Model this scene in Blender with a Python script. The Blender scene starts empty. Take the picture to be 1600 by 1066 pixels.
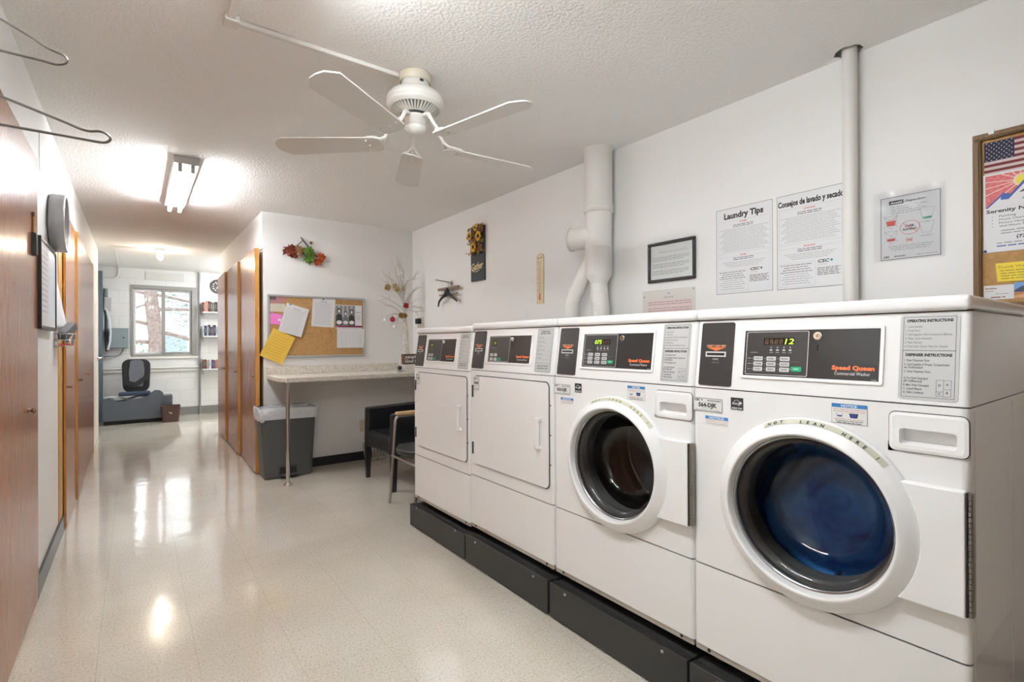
import bpy, math, random
from mathutils import Vector, Matrix, noise
C = bpy.context.scene
COL = C.collection
PI = math.pi
random.seed(7)

# ------------------------------------------------------------------ camera
H, CEIL = 1.18, 2.365
XF, XR, XL, XC = 1.4545, 2.396, -0.3705, 0.922      # machine fronts, right wall, left wall, closet wall
YB, YF, YE, YC = 5.0, 9.94, 8.3, 7.75              # back wall, far wall, end of left wall, end of closets
cam_d = bpy.data.cameras.new('camera')
cam_d.sensor_width = 36.0
cam_d.lens = 792.22 * 36 / 1600
cam_d.clip_start = 0.02
cam = bpy.data.objects.new('camera', cam_d)
COL.objects.link(cam)
cr = Vector((0.80217, -0.59707, -0.00457)); cu = Vector((0.0029, -0.00375, 0.99999)); cf = Vector((0.59708, 0.80218, 0.00127))
m = Matrix.Identity(4)
for i in range(3):
    m[i][0], m[i][1], m[i][2] = cr[i], cu[i], -cf[i]
m[2][3] = H
cam.matrix_world = m
C.camera = cam

# ------------------------------------------------------------------ world, light levels, exposure
w = bpy.data.worlds.new('world'); C.world = w; w.use_nodes = True
bg = w.node_tree.nodes['Background']
bg.inputs[0].default_value = (0.93, 0.97, 1.0, 1); bg.inputs[1].default_value = 1.4
TUBE, FILL_NEAR, FILL_BAY, BULB = 35.0, 44.0, 52.0, 110.0
C.view_settings.view_transform = 'Standard'
C.view_settings.look = 'None'
C.view_settings.exposure = 1.40
C.view_settings.gamma = 1.0
C.view_settings.use_curve_mapping = False
C.cycles.use_denoising = True
C.cycles.max_bounces = 10
C.cycles.diffuse_bounces = 6
C.cycles.transparent_max_bounces = 16
C.cycles.sample_clamp_indirect = 6.0
C.cycles.caustics_reflective = False
C.cycles.caustics_refractive = False


def sun():
    d = bpy.data.lights.new('sun', 'SUN'); d.energy = 1.2; d.angle = 0.02; d.color = (1, 0.95, 0.86)
    o = bpy.data.objects.new('sun', d); COL.objects.link(o)
    o.rotation_euler = (math.radians(48), 0, math.radians(-150)); o.location = (0, 20, 12)


sun()


def portal():
    for loc, rot in (((0.39, YF + 0.16, 1.54), (-90, 0, 0)), ((-1.59, 9.075, 1.525), (90, 0, -90))):
        d = bpy.data.lights.new('window_portal', 'AREA'); d.shape = 'RECTANGLE'; d.size = 1.1; d.size_y = 1.2
        d.cycles.is_portal = True
        o = bpy.data.objects.new('window_portal', d); COL.objects.link(o)
        o.location = loc; o.rotation_euler = [math.radians(q) for q in rot]


portal()

# ------------------------------------------------------------------ materials
MATS = {}


def mat(name, col, rough=0.5, metal=0.0, spec=0.5, bump=None, vary=None, emit=None, coat=0.0, stretch=None, alpha=None):
    """col rgb; bump=(scale,strength,dist); vary=(scale, rgb2, amount)"""
    if name in MATS:
        return MATS[name]
    M = bpy.data.materials.new(name); M.use_nodes = True
    nt = M.node_tree; b = nt.nodes['Principled BSDF']
    b.inputs['Base Color'].default_value = (*col, 1)
    b.inputs['Roughness'].default_value = rough
    b.inputs['Metallic'].default_value = metal
    b.inputs['Specular IOR Level'].default_value = spec
    b.inputs['Coat Weight'].default_value = coat
    b.inputs['Coat Roughness'].default_value = 0.08
    if alpha is not None:
        b.inputs['Alpha'].default_value = alpha
    if emit:
        b.inputs['Emission Color'].default_value = (*emit[0], 1); b.inputs['Emission Strength'].default_value = emit[1]
    tc = None
    if bump or vary:
        tc = nt.nodes.new('ShaderNodeTexCoord'); mp = nt.nodes.new('ShaderNodeMapping')
        nt.links.new(tc.outputs['Object'], mp.inputs[0])
        if stretch:
            mp.inputs['Scale'].default_value = stretch
    if vary:
        n = nt.nodes.new('ShaderNodeTexNoise'); n.inputs['Scale'].default_value = vary[0]; n.inputs['Detail'].default_value = 4
        nt.links.new(mp.outputs[0], n.inputs['Vector'])
        r = nt.nodes.new('ShaderNodeValToRGB'); r.color_ramp.elements[0].position = 0.5 - vary[2]; r.color_ramp.elements[1].position = 0.5 + vary[2]
        r.color_ramp.elements[0].color = (*col, 1); r.color_ramp.elements[1].color = (*vary[1], 1)
        nt.links.new(n.outputs[0], r.inputs[0]); nt.links.new(r.outputs[0], b.inputs['Base Color'])
    if bump:
        n = nt.nodes.new('ShaderNodeTexNoise'); n.inputs['Scale'].default_value = bump[0]; n.inputs['Detail'].default_value = 3
        nt.links.new(mp.outputs[0], n.inputs['Vector'])
        bp = nt.nodes.new('ShaderNodeBump'); bp.inputs['Strength'].default_value = bump[1]; bp.inputs['Distance'].default_value = bump[2]
        nt.links.new(n.outputs[0], bp.inputs['Height']); nt.links.new(bp.outputs[0], b.inputs['Normal'])
    MATS[name] = M
    return M


def glass_mat(name, tint, rough=0.01, ior=1.5):
    if name in MATS:
        return MATS[name]
    M = bpy.data.materials.new(name); M.use_nodes = True; nt = M.node_tree
    nt.nodes.remove(nt.nodes['Principled BSDF']); out = nt.nodes['Material Output']
    t = nt.nodes.new('ShaderNodeBsdfTransparent'); t.inputs[0].default_value = (*tint, 1)
    g = nt.nodes.new('ShaderNodeBsdfGlossy'); g.inputs['Roughness'].default_value = rough
    f = nt.nodes.new('ShaderNodeFresnel'); f.inputs[0].default_value = ior
    x = nt.nodes.new('ShaderNodeMixShader')
    nt.links.new(f.outputs[0], x.inputs[0]); nt.links.new(t.outputs[0], x.inputs[1]); nt.links.new(g.outputs[0], x.inputs[2])
    nt.links.new(x.outputs[0], out.inputs[0]); MATS[name] = M
    return M


def math_node(nt, op, a, b=None, c=None):
    n = nt.nodes.new('ShaderNodeMath'); n.operation = op
    for i, v in enumerate((a, b, c)):
        if v is None:
            continue
        if isinstance(v, (int, float)):
            n.inputs[i].default_value = v
        else:
            nt.links.new(v, n.inputs[i])
    return n.outputs[0]


def floor_mat():
    M = bpy.data.materials.new('vinyl_tile'); M.use_nodes = True; nt = M.node_tree; b = nt.nodes['Principled BSDF']
    tc = nt.nodes.new('ShaderNodeTexCoord'); sx = nt.nodes.new('ShaderNodeSeparateXYZ')
    nt.links.new(tc.outputs['Object'], sx.inputs[0])

    def line(sock, off):
        f = math_node(nt, 'FRACT', math_node(nt, 'DIVIDE', math_node(nt, 'SUBTRACT', sock, off - 30), 0.3))
        d = math_node(nt, 'MINIMUM', f, math_node(nt, 'SUBTRACT', 1.0, f))
        return math_node(nt, 'LESS_THAN', d, 0.0035)
    ln = math_node(nt, 'MAXIMUM', line(sx.outputs[0], 0.185), line(sx.outputs[1], 1.895))
    # speckle: small flecks in two tones
    v = nt.nodes.new('ShaderNodeTexNoise'); v.inputs['Scale'].default_value = 120; v.inputs['Detail'].default_value = 2
    nt.links.new(tc.outputs['Object'], v.inputs['Vector'])
    r = nt.nodes.new('ShaderNodeValToRGB')
    e = r.color_ramp.elements
    e[0].position = 0.30; e[0].color = (0.54, 0.48, 0.40, 1)
    e[1].position = 0.46; e[1].color = (0.68, 0.64, 0.55, 1)
    e2 = r.color_ramp.elements.new(0.68); e2.color = (0.75, 0.71, 0.62, 1)
    nt.links.new(v.outputs[0], r.inputs[0])
    n2 = nt.nodes.new('ShaderNodeTexNoise'); n2.inputs['Scale'].default_value = 1.6; n2.inputs['Detail'].default_value = 3
    nt.links.new(tc.outputs['Object'], n2.inputs['Vector'])
    mx = nt.nodes.new('ShaderNodeMix'); mx.data_type = 'RGBA'; mx.blend_type = 'MULTIPLY'
    r2 = nt.nodes.new('ShaderNodeValToRGB'); r2.color_ramp.elements[0].color = (0.9, 0.88, 0.86, 1); r2.color_ramp.elements[1].color = (1, 1, 1, 1)
    r2.color_ramp.elements[0].position = 0.35; r2.color_ramp.elements[1].position = 0.6
    nt.links.new(n2.outputs[0], r2.inputs[0])
    mx.inputs[0].default_value = 1.0
    nt.links.new(r.outputs[0], mx.inputs[6]); nt.links.new(r2.outputs[0], mx.inputs[7])
    m2 = nt.nodes.new('ShaderNodeMix'); m2.data_type = 'RGBA'
    nt.links.new(math_node(nt, 'MULTIPLY', ln, 0.30), m2.inputs[0]); nt.links.new(mx.outputs[2], m2.inputs[6]); m2.inputs[7].default_value = (0.25, 0.2, 0.15, 1)
    nt.links.new(m2.outputs[2], b.inputs['Base Color'])
    b.inputs['Roughness'].default_value = 0.13
    b.inputs['Specular IOR Level'].default_value = 0.6
    b.inputs['Coat Weight'].default_value = 0.5; b.inputs['Coat Roughness'].default_value = 0.05
    # wax waviness
    n3 = nt.nodes.new('ShaderNodeTexNoise'); n3.inputs['Scale'].default_value = 7; n3.inputs['Detail'].default_value = 3
    nt.links.new(tc.outputs['Object'], n3.inputs['Vector'])
    bp = nt.nodes.new('ShaderNodeBump'); bp.inputs['Strength'].default_value = 0.22; bp.inputs['Distance'].default_value = 0.006
    nt.links.new(n3.outputs[0], bp.inputs['Height']); nt.links.new(bp.outputs[0], b.inputs['Normal']); nt.links.new(bp.outputs[0], b.inputs['Coat Normal'])
    return M


def wood_mat(name, c1, c2, rough=0.28):
    M = bpy.data.materials.new(name); M.use_nodes = True; nt = M.node_tree; b = nt.nodes['Principled BSDF']
    tc = nt.nodes.new('ShaderNodeTexCoord'); mp = nt.nodes.new('ShaderNodeMapping'); mp.inputs['Scale'].default_value = (110, 110, 3.0)
    nt.links.new(tc.outputs['Object'], mp.inputs[0])
    n = nt.nodes.new('ShaderNodeTexNoise'); n.inputs['Scale'].default_value = 2.0; n.inputs['Detail'].default_value = 5
    nt.links.new(mp.outputs[0], n.inputs['Vector'])
    r = nt.nodes.new('ShaderNodeValToRGB'); r.color_ramp.elements[0].position = 0.35; r.color_ramp.elements[1].position = 0.65
    r.color_ramp.elements[0].color = (*c1, 1); r.color_ramp.elements[1].color = (*c2, 1)
    nt.links.new(n.outputs[0], r.inputs[0]); nt.links.new(r.outputs[0], b.inputs['Base Color'])
    b.inputs['Roughness'].default_value = rough; b.inputs['Specular IOR Level'].default_value = 0.24
    bp = nt.nodes.new('ShaderNodeBump'); bp.inputs['Strength'].default_value = 0.12; bp.inputs['Distance'].default_value = 0.002
    nt.links.new(n.outputs[0], bp.inputs['Height']); nt.links.new(bp.outputs[0], b.inputs['Normal'])
    MATS[name] = M
    return M


def block_mat():
    M = bpy.data.materials.new('painted_block'); M.use_nodes = True; nt = M.node_tree; b = nt.nodes['Principled BSDF']
    tc = nt.nodes.new('ShaderNodeTexCoord'); mp = nt.nodes.new('ShaderNodeMapping'); mp.inputs['Rotation'].default_value = (PI / 2, 0, 0)
    nt.links.new(tc.outputs['Object'], mp.inputs[0])
    br = nt.nodes.new('ShaderNodeTexBrick'); br.inputs['Scale'].default_value = 1.0
    br.inputs['Brick Width'].default_value = 0.4; br.inputs['Row Height'].default_value = 0.2; br.inputs['Mortar Size'].default_value = 0.006
    br.inputs['Color1'].default_value = (0.74, 0.745, 0.745, 1); br.inputs['Color2'].default_value = (0.73, 0.735, 0.735, 1); br.inputs['Mortar'].default_value = (0.68, 0.685, 0.685, 1)
    nt.links.new(mp.outputs[0], br.inputs['Vector'])
    nt.links.new(br.outputs['Color'], b.inputs['Base Color']); b.inputs['Roughness'].default_value = 0.6
    bp = nt.nodes.new('ShaderNodeBump'); bp.inputs['Strength'].default_value = 0.5; bp.inputs['Distance'].default_value = 0.004; bp.invert = True
    nt.links.new(br.outputs['Fac'], bp.inputs['Height']); nt.links.new(bp.outputs[0], b.inputs['Normal'])
    return M


WALL = mat('wall_paint', (0.78, 0.77, 0.752), 0.55, bump=(60, 0.15, 0.002))
CEILM = mat('stipple_ceiling', (0.85, 0.84, 0.82), 0.9, spec=0.1, bump=(80, 0.85, 0.005))
FLOOR = floor_mat()
BLOCK = block_mat()
WOOD = wood_mat('stained_wood', (0.24, 0.085, 0.033), (0.34, 0.135, 0.058), 0.25)
WOODE = wood_mat('wood_edge', (0.48, 0.235, 0.06), (0.54, 0.275, 0.075), 0.4)
OAK = wood_mat('oak_frame', (0.13, 0.075, 0.035), (0.21, 0.13, 0.065), 0.5)
ENAMEL = mat('white_enamel', (0.80, 0.795, 0.785), 0.22)
PLASTW = mat('white_plastic', (0.83, 0.825, 0.82), 0.3)
SEAM = mat('seam_shadow_gap', (0.05, 0.045, 0.04), 0.8)
DARKP = mat('charcoal_panel', (0.035, 0.033, 0.032), 0.32)
SLATE = mat('slate_insert', (0.028, 0.027, 0.027), 0.25)
GREYL = mat('silver_label', (0.50, 0.50, 0.49), 0.45)
INK = mat('black_ink', (0.03, 0.03, 0.03), 0.6)
INKG = mat('grey_ink', (0.33, 0.33, 0.34), 0.7)
RED = mat('red_ink', (0.62, 0.06, 0.05), 0.6)
ORANGE = mat('orange_print', (0.85, 0.16, 0.04), 0.5)
SILV = mat('silver_print', (0.62, 0.62, 0.62), 0.4)
WHITEP = mat('white_print', (0.8, 0.8, 0.8), 0.5)
BLUE = mat('blue_print', (0.03, 0.20, 0.48), 0.5)
GREENB = mat('green_button', (0.0, 0.33, 0.15), 0.4)
DISPON = mat('lit_digits', (0.3, 0.8, 0.05), 0.5, emit=((0.45, 1.0, 0.05), 0.9))
DISPOFF = mat('unlit_digits', (0.09, 0.05, 0.035), 0.5)
BEIGEB = mat('button_grey', (0.55, 0.55, 0.54), 0.4)
CHROME = mat('chrome', (0.62, 0.61, 0.59), 0.18, 1.0)
STEEL = mat('brushed_steel', (0.45, 0.43, 0.40), 0.35, 1.0)
STEELD = mat('drum_steel', (0.30, 0.29, 0.285), 0.35, 1.0)
WIRE = mat('hanger_wire', (0.20, 0.175, 0.165), 0.35, 0.8)
BRASS = mat('brass', (0.55, 0.42, 0.22), 0.3, 1.0)
BLACK = mat('black_paint', (0.012, 0.012, 0.012), 0.35)
BLACKM = mat('black_matte', (0.02, 0.02, 0.02), 0.7)
PEDM = mat('black_powder_coat', (0.020, 0.020, 0.019), 0.42)
RUBBER = mat('door_rubber', (0.09, 0.092, 0.09), 0.35)
LEATHER = mat('black_leather', (0.010, 0.010, 0.012), 0.38, bump=(90, 0.25, 0.002))
GLASS = glass_mat('door_bowl_glass', (0.86, 0.86, 0.86), 0.02, 1.6)
CLEAR = glass_mat('clear_glass', (0.96, 0.97, 0.97), 0.0, 1.3)
PAPER = mat('paper', (0.72, 0.72, 0.73), 0.6)
PAPERC = mat('cream_paper', (0.68, 0.62, 0.50), 0.6)
PAPERY = mat('yellow_paper', (0.75, 0.48, 0.07), 0.6)
PAPERP = mat('pink_paper', (0.85, 0.22, 0.62), 0.6)
CORK = mat('cork', (0.36, 0.20, 0.07), 0.85, vary=(60, (0.46, 0.27, 0.11), 0.2), bump=(150, 0.4, 0.002))
ALU = mat('aluminium_frame', (0.50, 0.50, 0.50), 0.4, 0.6)
PIPEP = mat('painted_pipe', (0.74, 0.725, 0.69), 0.4)
GREYBLUE = mat('grey_blue_enamel', (0.10, 0.135, 0.165), 0.35)
GREYBOX = mat('grey_box_enamel', (0.20, 0.245, 0.27), 0.4)
SLATEG = mat('slate_grey_laminate', (0.085, 0.10, 0.125), 0.45)
FABG = mat('grey_mesh_fabric', (0.12, 0.125, 0.15), 0.85, bump=(200, 0.5, 0.002))
FANW = mat('fan_white', (0.74, 0.72, 0.68), 0.35)
FANB = mat('fan_blade_white', (0.69, 0.67, 0.635), 0.45)
CREAM = mat('cream_plastic', (0.62, 0.57, 0.46), 0.4)
TUBEM = mat('fluorescent_tube', (1, 1, 1), 0.5, emit=((0.93, 0.96, 1.0), TUBE))
FILLN = mat('fill_tube_near', (1, 1, 1), 0.5, emit=((0.93, 0.97, 1.0), FILL_NEAR))
FILLB = mat('fill_tube_bay', (1, 1, 1), 0.5, emit=((0.93, 0.97, 1.0), FILL_BAY))
BULBM = mat('bulb_glow', (1, 1, 1), 0.5, emit=((1.0, 0.86, 0.68), BULB))
BIN = mat('grey_bin_plastic', (0.065, 0.067, 0.067), 0.45)
LINER = mat('bin_liner', (0.80, 0.82, 0.86), 0.25, spec=0.6, bump=(14, 1.0, 0.03), alpha=0.82)
BASKW = mat('basket_white', (0.66, 0.64, 0.58), 0.5)
LAM = mat('speckled_laminate', (0.74, 0.70, 0.63), 0.35, vary=(55, (0.54, 0.50, 0.43), 0.16))
BASEB = mat('black_cove_base', (0.02, 0.02, 0.022), 0.3)
BASEG = mat('grey_cove_base', (0.19, 0.19, 0.18), 0.45)


# ------------------------------------------------------------------ mesh builder
def frame(o, x, y, z=None):
    x = Vector(x).normalized(); y = Vector(y).normalized(); z = x.cross(y) if z is None else Vector(z)
    M = Matrix.Identity(4)
    for i in range(3):
        M[i][0], M[i][1], M[i][2], M[i][3] = x[i], y[i], z[i], o[i]
    return M


def rwall(y, z, off=0.0):      # a sheet on the right wall: x runs to the viewer's right (-Y)
    return frame((XR - off, y, z), (0, -1, 0), (0, 0, 1))


def bwall(x, z, y=YB):         # a sheet on a wall that faces the camera (normal -Y)
    return frame((x, y, z), (1, 0, 0), (0, 0, 1))


FONT_CACHE = {}


def text_geo(s, bold, shear):
    k = (s, bold, shear)
    if k not in FONT_CACHE:
        c = bpy.data.curves.new('t', 'FONT'); c.body = s; c.size = 1.0; c.resolution_u = 2; c.offset = bold; c.shear = shear
        o = bpy.data.objects.new('t', c); me = bpy.data.meshes.new_from_object(o)
        V = [tuple(v.co) for v in me.vertices]; F = [tuple(p.vertices) for p in me.polygons]
        bpy.data.objects.remove(o); bpy.data.curves.remove(c); bpy.data.meshes.remove(me)
        x0 = min((v[0] for v in V), default=0); x1 = max((v[0] for v in V), default=1)
        FONT_CACHE[k] = (V, F, x0, x1)
    return FONT_CACHE[k]


class MB:
    def __init__(s, T=None):
        s.v, s.f, s.mi, s.sm, s.T = [], [], [], [], T

    def add(s, V, F, m=0, smooth=False, T=None):
        b = len(s.v)
        for p in V:
            p = Vector(p)
            if T is not None:
                p = T @ p
            if s.T is not None:
                p = s.T @ p
            s.v.append(p)
        for f in F:
            s.f.append(tuple(b + i for i in f)); s.mi.append(m); s.sm.append(smooth)
        return s

    def box(s, x0, x1, y0, y1, z0, z1, m=0, T=None):
        V = [(x, y, z) for x in (x0, x1) for y in (y0, y1) for z in (z0, z1)]
        return s.add(V, [(0, 1, 3, 2), (4, 6, 7, 5), (0, 4, 5, 1), (2, 3, 7, 6), (0, 2, 6, 4), (1, 5, 7, 3)], m, False, T)

    def rect(s, x0, x1, y0, y1, z=0.0, m=0, T=None):       # flat ink rectangle in the local XY plane
        return s.add([(x0, y0, z), (x1, y0, z), (x1, y1, z), (x0, y1, z)], [(0, 1, 2, 3)], m, False, T)

    def outline(s, x0, x1, y0, y1, t, z=0.0, m=0):
        s.rect(x0, x1, y0, y0 + t, z, m); s.rect(x0, x1, y1 - t, y1, z, m)
        s.rect(x0, x0 + t, y0, y1, z, m); s.rect(x1 - t, x1, y0, y1, z, m)
        return s

    def poly(s, pts, z0, z1=None, m=0, T=None, smooth=False):   # prism of a 2-D outline (or a flat polygon)
        n = len(pts)
        if z1 is None:
            return s.add([(x, y, z0) for x, y in pts], [tuple(range(n))], m, False, T)
        V = [(x, y, z0) for x, y in pts] + [(x, y, z1) for x, y in pts]
        s.add(V, [tuple(range(n))[::-1], tuple(range(n, 2 * n))], m, False, T)
        b = len(s.v) - 2 * n
        for i in range(n):
            j = (i + 1) % n
            s.f.append((b + i, b + j, b + n + j, b + n + i)); s.mi.append(m); s.sm.append(smooth)
        return s

    def tube(s, pts, r, n=10, m=0, closed=False, caps=True, T=None):
        P = [Vector(p) for p in pts]; k = len(P)
        R = r if isinstance(r, (list, tuple)) else [r] * k
        V, F = [], []
        prev = None
        for i, p in enumerate(P):
            a = P[i - 1] if (i or closed) else P[0]; b = P[(i + 1) % k] if (i < k - 1 or closed) else P[-1]
            t = (b - a).normalized()
            if prev is None:
                u = t.orthogonal().normalized()
            else:
                u = (prev - t * prev.dot(t))
                u = u.normalized() if u.length > 1e-6 else t.orthogonal().normalized()
            prev = u; v = t.cross(u)
            for j in range(n):
                an = 2 * PI * j / n
                V.append(p + (u * math.cos(an) + v * math.sin(an)) * R[i])
        for i in range(k if closed else k - 1):
            for j in range(n):
                q = (i + 1) % k
                F.append((i * n + j, i * n + (j + 1) % n, q * n + (j + 1) % n, q * n + j))
        s.add(V, F, m, True, T)
        if caps and not closed:
            s.add(V[:n], [tuple(range(n))[::-1]], m, False, T); s.add(V[-n:], [tuple(range(n))], m, False, T)
        return s

    def lathe(s, prof, n=48, m=0, T=None, smooth=True, ms=None):
        """profile of (radius, height); axis local z"""
        V, k = [], len(prof)
        for r, h in prof:
            for j in range(n):
                a = 2 * PI * j / n
                V.append((r * math.cos(a), r * math.sin(a), h))
        b = len(s.v)
        s.add(V, [], m, smooth, T)
        for i in range(k - 1):
            for j in range(n):
                q = (j + 1) % n
                s.f.append((b + i * n + j, b + i * n + q, b + (i + 1) * n + q, b + (i + 1) * n + j)); s.mi.append(ms[i] if ms else m); s.sm.append(smooth)
        return s

    def sphere(s, c, r, n=12, m=0, T=None, sq=(1, 1, 1)):
        pr = []
        k = max(4, n // 2)
        V = []
        for i in range(k + 1):
            ph = -PI / 2 + PI * i / k
            for j in range(n):
                a = 2 * PI * j / n
                V.append((c[0] + r * sq[0] * math.cos(ph) * math.cos(a), c[1] + r * sq[1] * math.cos(ph) * math.sin(a), c[2] + r * sq[2] * math.sin(ph)))
        F = [(i * n + j, i * n + (j + 1) % n, (i + 1) * n + (j + 1) % n, (i + 1) * n + j) for i in range(k) for j in range(n)]
        return s.add(V, F, m, True, T)

    def text(s, t, x, y, size, m=0, z=0.0, align='l', width=None, bold=0.0, shear=0.0, T=None, rot=0.0):
        V, F, x0, x1 = text_geo(t, bold, shear)
        sx = size if width is None else width / max(1e-6, x1 - x0)
        w_ = (x1 - x0) * sx
        ox = x - (w_ / 2 if align == 'c' else w_ if align == 'r' else 0)
        c_, s_ = math.cos(rot), math.sin(rot)
        out = []
        for a, b, _ in V:
            px, py = ox - x + (a - x0) * sx, b * size
            out.append((x + px * c_ - py * s_, y + px * s_ + py * c_, z))
        return s.add(out, F, m, False, T)

    def build(s, name, mats, parent=None, bevel=0.0, seg=2, solid=0.0, loc=None):
        me = bpy.data.meshes.new(name)
        me.from_pydata([tuple(v) for v in s.v], [], s.f)
        for q in (mats if isinstance(mats, (list, tuple)) else [mats]):
            me.materials.append(q)
        me.polygons.foreach_set('material_index', s.mi); me.polygons.foreach_set('use_smooth', s.sm)
        me.update()
        o = bpy.data.objects.new(name, me); COL.objects.link(o)
        if loc is not None:
            for v in me.vertices:
                v.co -= Vector(loc)
            o.location = loc
        if parent is not None:
            o.parent = parent
        if bevel:
            b = o.modifiers.new('bevel', 'BEVEL'); b.width = bevel; b.segments = seg; b.limit_method = 'ANGLE'; b.angle_limit = math.radians(40)
            b.harden_normals = False
            for p in me.polygons:
                p.use_smooth = True
            wn = o.modifiers.new('wn', 'WEIGHTED_NORMAL'); wn.keep_sharp = True
        if solid:
            q = o.modifiers.new('solid', 'SOLIDIFY'); q.thickness = solid; q.offset = 0
        return o


def tag(o, label, cat=None, group=None):
    if label:
        o['label'] = label
    if cat:
        o['category'] = cat
    if group:
        o['group'] = group
    return o


def thing(name, loc, label, cat, rz=0.0, group=None):
    o = bpy.data.objects.new(name, None); COL.objects.link(o); o.location = loc; o.rotation_euler = (0, 0, rz)
    o.empty_display_size = 0.1
    return tag(o, label, cat, group)


def struct(o):
    o['kind'] = 'structure'
    return o


def rrect(x0, x1, y0, y1, r, n=5):
    P = []
    for cx, cy, a0 in ((x1 - r, y1 - r, 0), (x0 + r, y1 - r, 90), (x0 + r, y0 + r, 180), (x1 - r, y0 + r, 270)):
        for i in range(n + 1):
            a = math.radians(a0 + 90 * i / n); P.append((cx + r * math.cos(a), cy + r * math.sin(a)))
    return P


def arc(c, r, a0, a1, n, plane='xz'):
    out = []
    for i in range(n + 1):
        a = math.radians(a0 + (a1 - a0) * i / n); p, q = r * math.cos(a), r * math.sin(a)
        out.append((c[0] + p, c[1], c[2] + q) if plane == 'xz' else (c[0] + p, c[1] + q, c[2]) if plane == 'xy' else (c[0], c[1] + p, c[2] + q))
    return out


def greek(mb, x0, x1, y, t, m, z, rnd, align='l', gap=0.25):
    """one line of print too small to read: dashes of word length"""
    L = x1 - x0
    x = x0
    while x < x1 - 1e-4:
        wd = min(x1 - x, rnd.uniform(2.0, 7.0) * t)
        mb.rect(x, x + wd, y, y + t * 0.72, z, m)
        x += wd + t * 0.8


# ------------------------------------------------------------------ room shell
YR = -2.3
XFR, XFL = 2.1, -1.5        # far bay's right and left walls


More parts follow.
